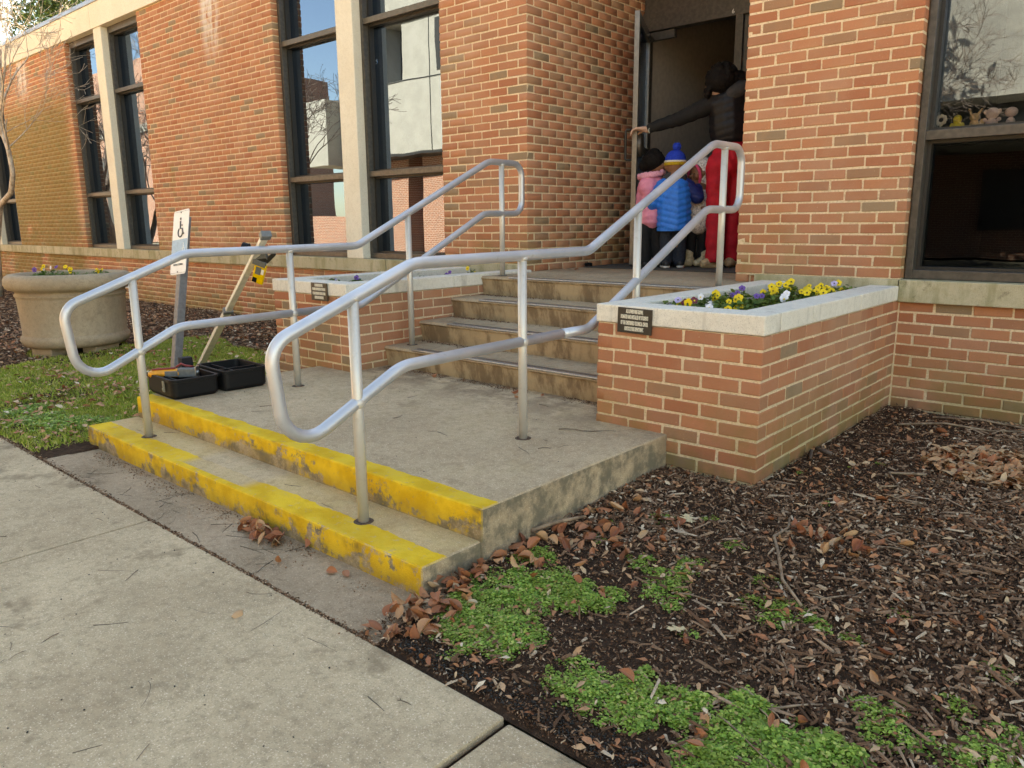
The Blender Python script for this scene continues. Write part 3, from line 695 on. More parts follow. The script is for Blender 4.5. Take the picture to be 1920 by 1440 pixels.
# upstand closing the right planter against the building
MB().box(-.93,-.005,1.90,1.955,.70,.795)
def plaque(x0,x1,z0,z1,label,tilt=0):
    w,h=x1-x0,z1-z0
    o=MB().box(-w/2,w/2,-.003,.003,-h/2,h/2).build('plaque',M['plaque'],loc=((x0+x1)/2,-.0135,(z0+z1)/2),rot=(0,R(tilt),0),bevel=.001,label=label,cat='plaque',group='flower donor plaques')
    lines=[('ALL FLOWERS WERE GROWN,',.36,.50),('DONATED AND INSTALLED BY STUDENTS',.14,.80),('OF THE CHESTERFIELD TECHNICAL CENTER',-.10,.80),('HORTICULTURE DEPARTMENT.',-.33,.56)]
    for t,zz,ww in lines:
        q=textobj(t,.026,M['plaqueink'],o,(0,-.0042,zz*h-.0),(R(90),0,0),name='lettering',off=.0009)
        wd=max(v.co.x for v in q.data.vertices)-min(v.co.x for v in q.data.vertices); q.scale=(w*ww/wd,1.0,1)
plaque(-.737,-.545,.634,.756,'black plaque with cream lettering on the right planter coping',1.2)
plaque(-3.325,-3.135,.638,.762,'black plaque with cream lettering on the left planter coping',0)

# ---------------------------------------------------------------- handrails
def arcpath(pts,rad,seg=7):
    """polyline with rounded corners; pts list of 3-vectors, rad list"""
    out=[Vector(pts[0])]
    for i in range(1,len(pts)-1):
        p0,p,p1=Vector(pts[i-1]),Vector(pts[i]),Vector(pts[i+1]); a=(p0-p).normalized(); b=(p1-p).normalized()
        th=a.angle(b); d=min(rad[i]/math.tan(th/2),(p0-p).length*.49,(p1-p).length*.49); r=d*math.tan(th/2)
        c=p+(a+b).normalized()*(r/math.sin(th/2)); s=p+a*d-c; e=p+b*d-c; w=s.angle(e)
        for k in range(seg+1):
            t=k/seg; out.append(c+(s*math.sin((1-t)*w)+e*math.sin(t*w))/math.sin(w))
    out.append(Vector(pts[-1])); return out
def handrail(x,label,posts):
    Hn=empty('handrail',(x,-.5,.16),label=label,cat='handrail',group='painted metal handrails up the stair')
    o=(0,.5,-.16)
    P=lambda y,z:(0,y+.5,z-.16)
    path=[P(-.2,.628),P(-1.225,.615),P(-1.755,.362),P(-1.80,.765),P(-1.15,1.012),P(.015,1.022),P(1.305,1.625),P(1.69,1.625),P(1.69,1.235),P(1.25,1.235),P(.02,.628),P(-.2,.628)]
    rr=[0,.25,.12,.10,.25,.16,.22,.10,.10,.2,.16,0]
    ap=arcpath(path,rr)
    MB().tube(ap,.0238,16,cap=True).build('rail',M['rail'],Hn,smooth=True)
    for (y,zb,zt) in posts:
        q=MB(); q.tube([P(y,zb),P(y,zt)],.0212,14); 
        # weld beads at the crossings
        po=q.build('post',M['post'],Hn,smooth=False); po.data.polygons.foreach_set('use_smooth',[len(p.vertices)==4 for p in po.data.polygons])
        s=MB(); s.lathe([(.0,.0015),(.036+.004*random.random(),.0015),(.040,0.0)],14,P(y,zb+.0005)); s.build('sleeve',M['rust'],po)
        MB().ell(P(y,zt-.008),(.027,.027,.014),14,7).build('weld',M['post'],po,smooth=True)
        if y<0: MB().ell(P(y,.622 if y>-1 else .505),(.028,.030,.028),14,9).build('weld',M['post'],po,smooth=True)
zlow=lambda y:.0
handrail(-.94,'right handrail, nearest the camera, looping down past the yellow steps',[(-1.447,.034,.905),(-.495,.16,1.012),(.468,.306,1.235),(1.45,.746,1.615)])
hl=handrail(-2.82,'left handrail, farther from the camera, beside the open tool case',[(-1.447,.034,.905),(-.495,.16,1.012),(.468,.306,1.235),(1.45,.746,1.615)])

# ---------------------------------------------------------------- round cast stone pot
pot=empty('stone_pot',(-6.72,-.42,0.0),label='large round cast stone pot with rolled rim beside the lawn',cat='flower pot')
pr=[(.0,.05),(.37,.05),(.43,.055),(.455,.075),(.468,.10),(.470,.125),(.465,.145),(.452,.157),(.446,.17),(.452,.35),(.462,.50),(.462,.515),(.474,.525),(.476,.54),(.466,.552),(.458,.556),(.47,.575),(.508,.585),(.538,.605),(.550,.64),(.548,.68),(.532,.71),(.50,.728),(.47,.732),(.44,.72),(.425,.69),(.42,.60),(.0,.60)]
MB().lathe(pr,72).build('body',M['pot'],pot,smooth=True)
for a in (20,110,200,290):
    MB().obox((.30*math.cos(R(a)),.30*math.sin(R(a)),.02),(.09*math.cos(R(a)),.09*math.sin(R(a)),0),(-.13*math.sin(R(a)),.13*math.cos(R(a)),0),(0,0,.045)).build('foot',M['pot'],pot,bevel=.01)
MB().lathe([(0,.665),(.42,.665)],40).build('soil',M['soil'],pot)

# ---------------------------------------------------------------- accessible parking sign on a leaning post
sg=empty('parking_sign',(-4.885,-.325,-.02),label='leaning accessible parking sign on a grey square post in the lawn',cat='sign')
axis=Vector((-.10,.215,1)).normalized(); q=Vector((0,0,1)).rotation_difference(axis); sg.rotation_mode='QUATERNION'; sg.rotation_quaternion=q
pm=MB(); w=.033; pm.box(-w,w,-w,w,-.1,1.29); pm.build('post',M['galv'],sg,bevel=.004)
pz0,pz1=.80,1.335
def rrect(w,h,r,n=6):
    out=[]
    for cx,cy,a0 in ((w-r,h-r,0),(-w+r,h-r,90),(-w+r,-h+r,180),(w-r,-h+r,270)):
        for k in range(n+1): a=R(a0+90*k/n); out.append((cx+r*math.cos(a),cy+r*math.sin(a)))
    return out
pg=rrect(.135,(pz1-pz0)/2,.025); nn=len(pg); zc=(pz0+pz1)/2
b=MB(); b.add([(x,-w-.006,z+zc) for x,z in pg]+[(x,-w-.003,z+zc) for x,z in pg],[tuple(range(nn)),tuple(range(nn,2*nn))[::-1]]+[(i,i+nn,(i+1)%nn+nn,(i+1)%nn) for i in range(nn)])
plate=b.build('plate',M['white'],sg)
yb=-w-.0075
MB().box(-.132,.132,yb,yb+.001,pz0+.15,pz0+.29).build('blue_band',M['signblue'],plate)
def wheelchair(cx,cz,s,mat,par):
    m=MB(); y=yb-.0008; t=.0028
    arc=[(cx+s*(.02+.34*math.cos(R(a))),y,cz+s*(-.22+.34*math.sin(R(a)))) for a in range(130,395,12)]
    m.tube(arc,.05*s,6)
    m.tube([(cx-s*.05,y,cz+s*.60),(cx-s*.02,y,cz+s*.05),(cx+s*.30,y,cz+s*.02),(cx+s*.44,y,cz-s*.38),(cx+s*.56,y,cz-s*.33)],.055*s,6)
    m.tube([(cx-s*.02,y,cz+s*.30),(cx+s*.28,y,cz+s*.27)],.045*s,6)
    m.ell((cx-s*.07,y,cz+s*.76),(.10*s,.004,.10*s),10,6)
    m.build('wheelchair_symbol',mat,par)
wheelchair(.005,pz0+.375,.115,M['signink'],plate); wheelchair(.075,pz0+.215,.05,M['white'],plate)
for z in (pz0+.02,pz1-.02): MB().ell((0,yb-.001,z),(.006,.004,.006),8,5).build('bolt',M['signink'],plate)
textobj('VAN ACCESSIBLE',.022,M['signink'],plate,(0,yb,pz0+.08),(R(90),0,0))
for (s1,s2) in (((-.125,pz0+.012),(.125,pz0+.012)),((-.125,pz1-.012),(.125,pz1-.012))): MB().box(s1[0],s2[0],yb+.0005,yb+.001,s1[1]-.001,s1[1]+.001).build('border',M['signink'],plate)

# ---------------------------------------------------------------- surveying rod with laser receiver, leaning on the left handrail
ra=Vector((-4.72,-.215,-.01)); rb=Vector((-2.885,-.635,1.062)); dr=(rb-ra).normalized(); Lr=(rb-ra).length+.09
rod=empty('levelling_rod',tuple(ra),label='aluminium levelling rod leaning on the left handrail behind the tool case',cat='levelling rod')
rod.rotation_mode='QUATERNION'; rod.rotation_quaternion=dr.to_track_quat('Z','Y')
rq=dr.to_track_quat('Z','Y').inverted()
MB().box(-.025,.025,-.016,.016,0,Lr*.52).build('lower_tube',M['alu'],rod,bevel=.003)
MB().box(-.021,.021,-.013,.013,Lr*.52,Lr-.03).build('upper_tube',M['alu'],rod,bevel=.003)
MB().box(-.033,.033,-.021,.021,Lr*.52-.02,Lr*.52+.02).build('collar',M['greydev'],rod,bevel=.003)
MB().box(-.031,.031,-.02,.02,Lr-.035,Lr+.012).box(-.02,.02,-.022,.022,Lr-.02,Lr-.004).build('end_cap',M['greydev'],rod,bevel=.004)
# receiver hangs beside the rod: local frame from the camera side
zr=Lr-.33
rc=link('laser_receiver',None,None,None,None,label='yellow laser receiver clamped near the top of the levelling rod',cat='laser receiver')
toc=(Vector(camo.location)-(ra+dr*zr)).normalized()
side=dr.cross(toc).normalized()      # to one side of the rod in the picture
if side.dot(Vector((.75,.66,0)))<0: side=-side
nrm=side.cross(dr).normalized(); nrm=nrm if nrm.dot(toc)>0 else -nrm
MW=Matrix.Identity(4)
down=Vector((0,0,-1)); ly=(-dr*.8+side*.0+down*.35).normalized()
lx=ly.cross(nrm).normalized(); lx=lx if lx.dot(side)>0 else -lx; lz=lx.cross(ly)
org=ra+dr*(zr)+side*.055+nrm*.012
MW=Matrix(((lx.x,ly.x,lz.x,org.x),(lx.y,ly.y,lz.y,org.y),(lx.z,ly.z,lz.z,org.z),(0,0,0,1)))
rc.matrix_world=MW
MB().box(-.035,.04,-.02,.145,-.014,.014).build('housing',M['yellowdev'],rc,bevel=.012,seg=3)
sgn=1 if lz.dot(toc)>0 else -1
zf=.0145*sgn
MB().box(-.022,.012,.0,.062,min(zf,zf+.002*sgn),max(zf,zf+.002*sgn)).build('display',M['greydev'],rc)
MB().box(-.030,-.002,.095,.135,min(zf,zf+.002*sgn),max(zf,zf+.002*sgn)).build('sensor_window',M['black'],rc)
MB().box(.014,.03,.01,.05,min(zf,zf+.002*sgn),max(zf,zf+.002*sgn)).build('button_panel',M['white'],rc)
cm=MB(); cm.box(-.05,.03,-.055,-.012,-.02,.02); cm.obox((-.01,-.085,0),(.035,-.02,0),(.01,.02,0),(0,0,.012)); cm.build('clamp',M['greydev'],rc,bevel=.004)
cm=MB(); cm.obox((.045,-.10,0),(.018,-.045,0),(.012,.006,0),(0,0,.010)); cm.obox((.0,-.06,0),(.03,-.022,0),(.007,.012,0),(0,0,.014)); cm.build('lever',M['framedark'],rc,bevel=.004)
cm=MB(); cm.tube([(-.09,-.11,0),(-.13,-.10,0)],.028,10); cm.tube([(-.04,-.09,0),(-.10,-.105,0)],.01,8); cm.build('knob',M['black'],rc)

# ---------------------------------------------------------------- open tool case with instrument
cs=empty('tool_case',(-3.02,-1.205,.161),R(-3),label='open black plastic tool case at the left corner of the landing',cat='tool case')
def tray(name,x0,x1,y0,y1,h,mat,inner,par,lip=.012):
    m=MB(); t=.012
    def ring(x0,x1,y0,y1,z,r,n=5):
        cx,cy=(x0+x1)/2,(y0+y1)/2; return [(cx+a,cy+b,z) for a,b in rrect((x1-x0)/2,(y1-y0)/2,r,n)]
    rings=[ring(x0+.014,x1-.014,y0+.014,y1-.014,0,.03),ring(x0,x1,y0,y1,.02,.035),ring(x0,x1,y0,y1,h-.02,.035),ring(x0-.006,x1+.006,y0-.006,y1+.006,h-.018,.04),ring(x0-.006,x1+.006,y0-.006,y1+.006,h,.04),ring(x0+t,x1-t,y0+t,y1-t,h,.03),ring(x0+t+.004,x1-t-.004,y0+t+.004,y1-t-.004,h-.05,.03)]
    n=len(rings[0]); vs=[v for r in rings for v in r]
    fs=[(i*n+k,i*n+(k+1)%n,(i+1)*n+(k+1)%n,(i+1)*n+k) for i in range(len(rings)-1) for k in range(n)]+[tuple(range(n))[::-1]]
    m.add(vs,fs); o=m.build(name,mat,par)
    q=MB(); q.box(x0+t,x1-t,y0+t,y1-t,.01,h-.05)
    q.build('foam',inner,o); return o
t1=tray('lower_half',-.385,.0,-.0,.285,.118,M['black'],M['blackin'],cs)
t2=tray('lid',-.385,.0,.315,.60,.128,M['black'],M['blackin'],cs)
q=MB(); q.box(-.37,-.02,.05,.06,.066,.108); q.box(-.26,-.25,.06,.27,.066,.104); q.box(-.37,-.26,.14,.15,.066,.10); q.build('divider',M['black'],t1)
q=MB(); q.box(-.37,-.02,.40,.41,.076,.118); q.box(-.14,-.128,.33,.40,.076,.12); q.box(-.14,-.128,.41,.59,.076,.12); q.build('divider',M['black'],t2)
for xx in (-.30,-.08): MB().box(xx-.025,xx+.025,.282,.322,.095,.108).build('hinge',M['black'],cs,bevel=.003)
for xx in (-.1,): 
    q=MB(); q.box(xx-.011,xx+.011,-.014,-.008,.04,.105); q.box(xx-.008,xx+.008,-.018,-.013,.05,.062); q.build('clasp',M['steel'],t1)
q=MB(); q.obox((-.34,.23,.155),(.03,0,.0),(.0,.035,0),(0,0,.035)); q.build('foam_block',M['blackin'],t1,bevel=.004)
ins=empty('measuring_instrument',(-3.26,-1.10,.262),R(48),label='orange and grey measuring instrument lying in the open tool case',cat='instrument')
m=MB(); m.cap((-.10,0,.02),(.04,0,.024),.030,.034,16); o=m.build('handle',M['orangedev'],ins,smooth=True); o.scale=(1,1.15,.8)
m=MB(); m.cap((-.10,-.008,.044),(.03,-.008,.050),.006,.007,10); m.build('grip_stripe',M['reddev'],ins,smooth=True)
MB().box(-.02,.055,-.042,-.036,.004,.036).build('display',M['greydev'],ins,bevel=.002)
MB().box(.05,.155,-.03,.035,-.005,.048).build('head',M['greydev'],ins,bevel=.006)
q=MB(); q.box(.155,.16,-.034,.038,-.008,.055); q.tube([(.162,0,.02),(.168,0,.02)],.012,10); q.build('end_plate',M['steel'],ins)
q=MB(); q.tube([(.03,.02,.05),(.06,.03,.07),(.09,.02,.058),(.11,.0,.06),(.13,.03,.05)],.007,8); q.build('cord',M['reddev'],ins,smooth=True)

# ---------------------------------------------------------------- buildings across the plaza (they stand behind the camera and show in the panes)
def bd(name,mb,mat,par,**k): return mb.build(name,mat,par,**k)
ob=empty('concrete_building',(-20,-16,-.1),label='pale concrete office building across the plaza, mirrored in the tall panes',cat='building'); ob.location=(0,0,0)
u=MB(); u.box(-27.6,-10.5,-26,-14,4.0,6.75); u.box(-27.6,-24.45,-26,-14,6.75,8.9); u.box(-23.45,-10.5,-26,-14,6.75,8.9); u.box(-24.45,-23.45,-26,-14.9,6.75,8.9); u.box(-27.6,-10.5,-26,-14,8.9,12.0)
bd('upper_storey',u,M['farconc'],ob)
bd('window',MB().box(-24.45,-23.45,-14.9,-14.8,6.75,8.9),M['glass'],ob)
bd('ledge',MB().box(-27.6,-10.5,-14.0,-13.9,8.95,9.2),M['farconc'],ob); bd('band',MB().box(-27.6,-10.5,-14,-13.98,6.70,6.74),M['framedark'],ob)
for k in range(7): bd('panel_joint',MB().box(-27.0+k*2.6,-26.97+k*2.6,-14,-13.985,4.0,12),M['framedark'],ob)
for k in range(3): bd('window',MB().box(-21.4+k*3.6,-20.2+k*3.6,-13.995,-13.97,6.9,8.8),M['framedark'],ob)
for k in range(5): bd('panel_joint',MB().box(-8+k*3.3,-7.96+k*3.3,-17,-16.985,4.4,7.6),M['framedark'],ob)
bd('side_wing',MB().box(-29.2,-27.6,-20,-13.2,3.7,6.4),M['farconc'],ob)
bd('ground_floor',MB().box(-26.5,-24.6,-26,-15.2,-.1,4.0).box(-23.7,-11,-26,-15.2,-.1,4.0),M['farbrick'],ob)
bd('soffit',MB().box(-27.6,-10.5,-15.2,-14,3.9,4.0),M['framedark'],ob)
bd('entrance',MB().box(-24.6,-23.7,-16.2,-16.0,-.1,3.4),M['glass'],ob)
bd('garden_wall',MB().box(-34,-28,-16,-15.7,-.1,1.5),M['farbrick'],ob)
oc=empty('concrete_hall',(0,0,0),label='low concrete hall opposite the entrance, mirrored in the right window',cat='building')
M['hallconc']=concrete('hall_concrete',(.24,.225,.20),(.17,.16,.145),(.26,.25,.22),.1,(.11,.10,.09),.5)
bd('wall',MB().box(-9,13,-30,-17,4.35,7.6),M['hallconc'],oc); bd('band',MB().box(-8.9,12.9,-29.9,-18.6,3.25,4.34),M['framedark'],oc)  # band: shade on the brick is put into its near-black colour
bd('ground_floor',MB().box(-8.5,12.5,-30,-21.5,-.1,3.25),M['farbrick'],oc); bd('soffit',MB().box(-9,13,-21.4,-17.05,3.2,3.24),M['farconc'],oc)
for k in range(6): bd('window',MB().box(-7.5+k*3.4,-5.7+k*3.4,-21.48,-21.4,.8,2.7),M['frame'],oc)
oe=empty('brick_annex',(0,0,0),label='tall red brick annex far left, mirrored in the far windows',cat='building')
bd('wall',MB().box(-92,-56,-34,-19,-.1,13),M['farbrick'],oe); bd('cornice',MB().box(-92.2,-55.8,-19,-18.8,7.9,8.5),M['farconc'],oe)
for k in range(7): bd('window',MB().box(-90+k*4.8,-87.6+k*4.8,-18.99,-18.9,1.2,6.5),M['frame'],oe)

# ---------------------------------------------------------------- trees
def grow(mb,tw,p,d,L,r,depth,spread,up,rs,minr=.0035,seglen=.16,leafpts=None):
    n=max(3,int(L/seglen)); pts=[Vector(p)]; rad=[r]; d=Vector(d).normalized(); step=L/n
    for i in range(n):
        d=(d+Vector((rs.uniform(-1,1),rs.uniform(-1,1),rs.uniform(-1,1)))*.16+Vector((0,0,up))).normalized()
        pts.append(pts[-1]+d*step); rad.append(max(minr,r*(1-.55*(i+1)/n)))
    (mb if r>.012 else tw).tube(pts,rad,6 if r>.03 else (4 if r>.008 else 3),cap=False)
    if depth==0:
        if leafpts is not None: leafpts.extend(pts[1:])
        return
    for _ in range(rs.choice((2,3,3))):
        i=rs.randint(max(1,n//2),n); a=rs.uniform(0,2*math.pi); s=d.orthogonal().normalized(); s.rotate(Matrix.Rotation(a,3,d))
        nd=(d+s*rs.uniform(.5,1.)*spread).normalized()
        grow(mb,tw,pts[i],nd,L*rs.uniform(.55,.82),rad[i]*rs.uniform(.55,.75),depth-1,spread,up,rs,minr,seglen,leafpts)
def baretree(x,y,h,r,label,seed,matt,depth=6,lean=(0,0),z=-.1,spread=1.,minr=.0035):
    rs=random.Random(seed); t=empty('bare_tree',(x,y,z),label=label,cat='tree'); mb=MB(); tw=MB()
    p=[Vector((0,0,0)),Vector((lean[0]*.3,lean[1]*.3,h*.16)),Vector((lean[0]*.7,lean[1]*.7,h*.3))]
    mb.tube(p,[r*1.15,r,r*.85],9)
    for k in range(4):
        a=k*1.7+rs.random(); grow(mb,tw,p[-1],(math.cos(a)*.6+lean[0]*.3,math.sin(a)*.6,1),h*.28,r*.6,depth,spread,.03,rs,minr)
    mb.build('trunk',matt,t,smooth=True); tw.build('twigs',matt,t)
    return t
# crape myrtle by the far panel: crooked pale trunk entering from the left edge
t=empty('bare_tree',(-13.9,.9,0),label='pale crooked bare tree at the left edge before the mossy panel',cat='tree')
rs=random.Random(5); mb=MB(); tw=MB(); o=Vector((-13.9,.9,0))
tp=[(-13.9,.9,0),(-13.75,.9,.8),(-13.25,.9,1.5),(-12.62,.9,1.68),(-12.34,.88,1.95),(-12.30,.85,2.3),(-12.44,.82,2.62),(-12.25,.8,2.85)]
tp=arcpath([Vector(q)-o for q in tp],[.3]*8,4); rr=[.05-.026*i/len(tp) for i in range(len(tp))]; mb.tube(tp,rr,10)
for k,(q,d) in enumerate([((-12.25,.8,2.85),(.45,0,1)),((-12.25,.8,2.85),(-.25,.1,1)),((-12.44,.82,2.62),(-.5,0,.8)),((-12.25,.8,2.85),(.9,-.1,.7)),((-12.3,.85,2.3),(.8,-.2,.5)),((-12.25,.8,2.85),(0,.3,1)),((-12.34,.88,1.95),(-.6,.1,1)),((-13.25,.9,1.5),(-.5,0,1))]):
    grow(mb,tw,Vector(q)-o,d,1.0,.019,5,1.0,.06,rs,.003,.12)
mb.build('trunk',M['bark'],t,smooth=True); tw.build('twigs',M['bark'],t)
baretree(-20.5,-6.5,6.5,.12,'dark bare tree across the walk, mirrored left of the column',3,M['darkbark'],6,(.4,.2),minr=.006)
baretree(-26.5,-3.4,7.0,.16,'dark spreading bare tree at the far walk, mirrored in the far windows',8,M['darkbark'],6,(-.3,.1),minr=.006)
baretree(-4.6,-9.0,7.0,.13,'bare tree behind the photographer, mirrored in the right window',21,M['darkbark'],6,(-.2,0),minr=.005)
def evergreen(x,y,h,r,label,seed):
    rs=np.random.default_rng(seed); t=empty('evergreen_tree',(x,y,-.1),label=label,cat='tree',group='evergreen trees')
    MB().tube([(0,0,0),(.1,0,h*.5),(0,0,h*.95)],[.35,.22,.05],8).build('trunk',M['darkbark'],t)
    n=9000; nb=70; a=rs.random(nb)*6.28; zz=rs.random(nb)**.8*h*.85+h*.12; rad=r*np.sqrt(np.clip(1-((zz/h-.35)/.75)**2,.05,1))*rs.uniform(.5,1,nb)
    bc=np.stack([rad*np.cos(a),rad*np.sin(a),zz],-1); k=rs.integers(0,nb,n); P=bc[k]+rs.normal(0,1,(n,3))*np.array([.55,.55,.38])
    TV=[(0,-.5,0),(.16,0,.05),(0,.5,0),(-.16,0,.05)]; s=rs.uniform(.25,.6,n)
    scatter('crown',TV,[(0,1,2,3)],P,rs.random(n)*6.28,rs.uniform(0,1.5,n),rs.random(n)*6.28,np.stack([s,s,s],-1),M['evergreen'],rs.random(n),t)
for i,(x,y,h) in enumerate([(-52,17,15.5),(-46,16,15),(-58,18,15),(-64,19,14.5),(-40,17,13.5)]):
    evergreen(x,y,h,4.2,['tall dark evergreen above the far roof edge','dark evergreen behind the roof, nearest the top edge','dense evergreen behind the bare twigs at the top left','evergreen farthest left behind the roof','lower evergreen hidden behind the cream parapet'][i],30+i)

evergreen(-8.6,-11.0,10.5,4.0,'broad evergreen across the plaza whose shade mottles the mirrored concrete',51)

# ---------------------------------------------------------------- mulch, litter, chickweed, grass
def inright(x,y): return (((x>-.45)&(y<0))|((x>.0)&(y>=0)))&(y>-1.864)&(y<1.985)
def samp(n,x0,x1,y0,y1,f):
    x=rng.uniform(x0,x1,n); y=rng.uniform(y0,y1,n); k=f(x,y); return x[k],y[k]
CHIP_V=[(-.5,-.38,0),(.46,-.5,0),(.55,.10,0),(-.42,.5,0),(-.40,-.2,1),(.30,-.32,.8),(.40,.08,.5),(-.30,.34,1.1)]
CHIP_F=[(4,5,6,7),(0,1,5,4),(1,2,6,5),(2,3,7,6),(3,0,4,7)]
def chips(name,x,y,lo,hi,w,mat,zoff=.004,label=None,tiltm=.28):
    n=len(x); L=rng.uniform(lo,hi,n)**1.0; L=lo+(hi-lo)*rng.random(n)**2.2
    sc=np.stack([L,L*rng.uniform(*w,n),rng.uniform(.003,.008,n)],-1)
    z=bedz(x,y)+zoff+rng.random(n)*.012
    return scatter(name,CHIP_V,CHIP_F,np.stack([x,y,z],-1),rng.random(n)*6.28,rng.normal(0,tiltm,n),rng.random(n)*6.28,sc,mat,kind='stuff')
# right bed: dense chips, thinner where the bare soil shows
def dens(x,y):
    d=vn(x,y,1.7,9)*.6+vn(x,y,4.2,4)*.4; d=d+.25*(x>.55)-.32*((x<.35)&(y<-.9))-.25*((y>0.1)&(x<.5)); return rng.random(len(x))<np.clip((d-.20)*2.2,.16,1)
x,y=samp(90000,-.45,3.4,-1.86,1.98,lambda x,y:inright(x,y)&dens(x,y)&((x<1.9)|(y>-1)))
chips('mulch',x,y,.005,.040,(.12,.42),M['chip'],tiltm=.40)
x,y=samp(150000,-.45,3.0,-1.86,1.98,lambda x,y:inright(x,y)&(rng.random(len(x))<np.clip(vn(x,y,3.1,41)*1.1,.25,1)))
n=len(x); L=.003+.017*rng.random(n)**2
scatter('bark_shreds',[(-.5,-.4,0),(.5,-.1,.1),(.42,.3,.25),(-.4,.45,.1)],[(0,1,2,3)],np.stack([x,y,bedz(x,y)+.004+.014*rng.random(n)],-1),rng.random(n)*6.28,rng.normal(0,.5,n),rng.random(n)*6.28,np.stack([L,L*rng.uniform(.12,.5,n),L],-1),M['chip'],rng.random(n)**1.25,kind='stuff')
x,y=samp(2600,-.45,3.0,-1.86,1.98,lambda x,y:inright(x,y)&dens(x,y)); chips('wood_splinters',x,y,.05,.12,(.06,.14),M['chip'],.010)
# fine crumbs of soil
BALL=[(1,0,0),(-1,0,0),(0,1,0),(0,-1,0),(0,0,1),(0,0,-1)]; BF=[(0,2,4),(2,1,4),(1,3,4),(3,0,4),(2,0,5),(1,2,5),(3,1,5),(0,3,5)]
x,y=samp(60000,-.45,2.4,-1.865,1.9,inright); s=.0012+.0045*rng.random(len(x))**2.5; 
scatter('soil_crumbs',BALL,BF,np.stack([x,y,bedz(x,y)+.003],-1),rng.random(len(x))*6.28,rng.random(len(x)),rng.random(len(x))*6,np.stack([s,s,s],-1),M['chip'],rng.random(len(x))*.75,kind='stuff')
# left bed: mulch against the building, around the pot
def leftm(x,y): b=-6.55+.25*vn(x,y,1.5,3); return (((x<b)|(y>.55+.25*vn(x,y,1.3,7)+.25*(x<-5.5)*(x+5.5)*-.2)))&((x<-3.84)|(y<0))&(((x+6.72)**2+(y+.42)**2)>.19)
x,y=samp(52000,-17,-3.9,-1.84,1.98,lambda x,y:leftm(x,y)&(rng.random(len(x))<np.clip(1.25-(-x-4)*.075,.3,1)))
chips('far_mulch',x,y,.02,.085,(.14,.35),M['chip'],.004)
# grass: short blades and small broad leaves
def leftg(x,y): return (~leftm(x,y))&(x>-9)&(((x<-3.345)&(y<0.0))|((x<-3.86)))&(y>-1.85)&(((x+6.72)**2+(y+.42)**2)>.16)
BL=[(-.5,0,0),(.5,0,0),(.35,0,.6),(-.2,.15,1)]; 
x,y=samp(230000,-8.2,-3.34,-1.86,1.1,lambda x,y:leftg(x,y)&(rng.random(len(x))<np.clip(vn(x,y,2.1,6)*1.3+vn(x,y,7,8)*.6-.12,.16,1)))
h=rng.uniform(.012,.040,len(x)); scatter('grass',BL,[(0,1,2,3)],np.stack([x,y,bedz(x,y)],-1),rng.random(len(x))*6.28,rng.uniform(.1,1.1,len(x)),rng.random(len(x))*6.28,np.stack([rng.uniform(.003,.008,len(x)),h*.5,h],-1),M['grass'],kind='stuff')
# chickweed patches
LV=[(0,-1,0),(.75,-.35,.12),(.72,.45,.12),(0,1,.0),(-.72,.45,.12),(-.75,-.35,.12)]
PA=[(-.165,-1.607,.17),(-.239,-1.373,.17),(-.139,-1.296,.15),(.001,-1.275,.10),(-.047,-1.59,.12),(-.204,-1.638,.08),(-.332,-1.149,.09),(.051,-1.194,.06),(-.25,-1.5,.14)]
PB=[(.265,-1.638,.12),(.38,-1.605,.13),(.456,-1.572,.1),(.51,-1.557,.08)]
PC=[(.65,-1.573,.13),(.76,-1.578,.15),(.862,-1.519,.11),(.653,-1.687,.1),(.637,-1.455,.08),(.75,-1.7,.14)]
PD=[(.157,-1.067,.09),(.158,-.927,.07),(-.023,-.913,.07),(.149,-.834,.07),(.236,-1.135,.05),(.10,-.98,.06)]
PE=[(.421,-.95,.07),(.54,-.94,.08),(.627,-.951,.06),(.404,-.786,.05),(.743,-.97,.04),(.514,-1.0,.06)]
PF=[(.938,-1.342,.08),(.929,-1.222,.05),(.86,-1.25,.05),(1.044,-1.143,.05)]
PG=[(1.14,-1.283,.12),(1.064,-1.287,.08),(1.178,-1.195,.08),(1.3,-1.35,.2),(.98,-1.6,.16)]
PH=[(-.157,-.538,.07),(-.002,-.423,.05),(.322,-.01,.03),(.093,.289,.025),(-.249,-.86,.045),(.237,.513,.02),(.327,.697,.025),(-.30,-.70,.04),(.20,-.62,.05),(.36,-1.25,.04),(.80,-.75,.04),(1.1,-.9,.05)]
PL=[(-3.85,-1.55,.2),(-4.155,-1.60,.2),(-3.75,-1.38,.15),(-4.5,-1.55,.2)]
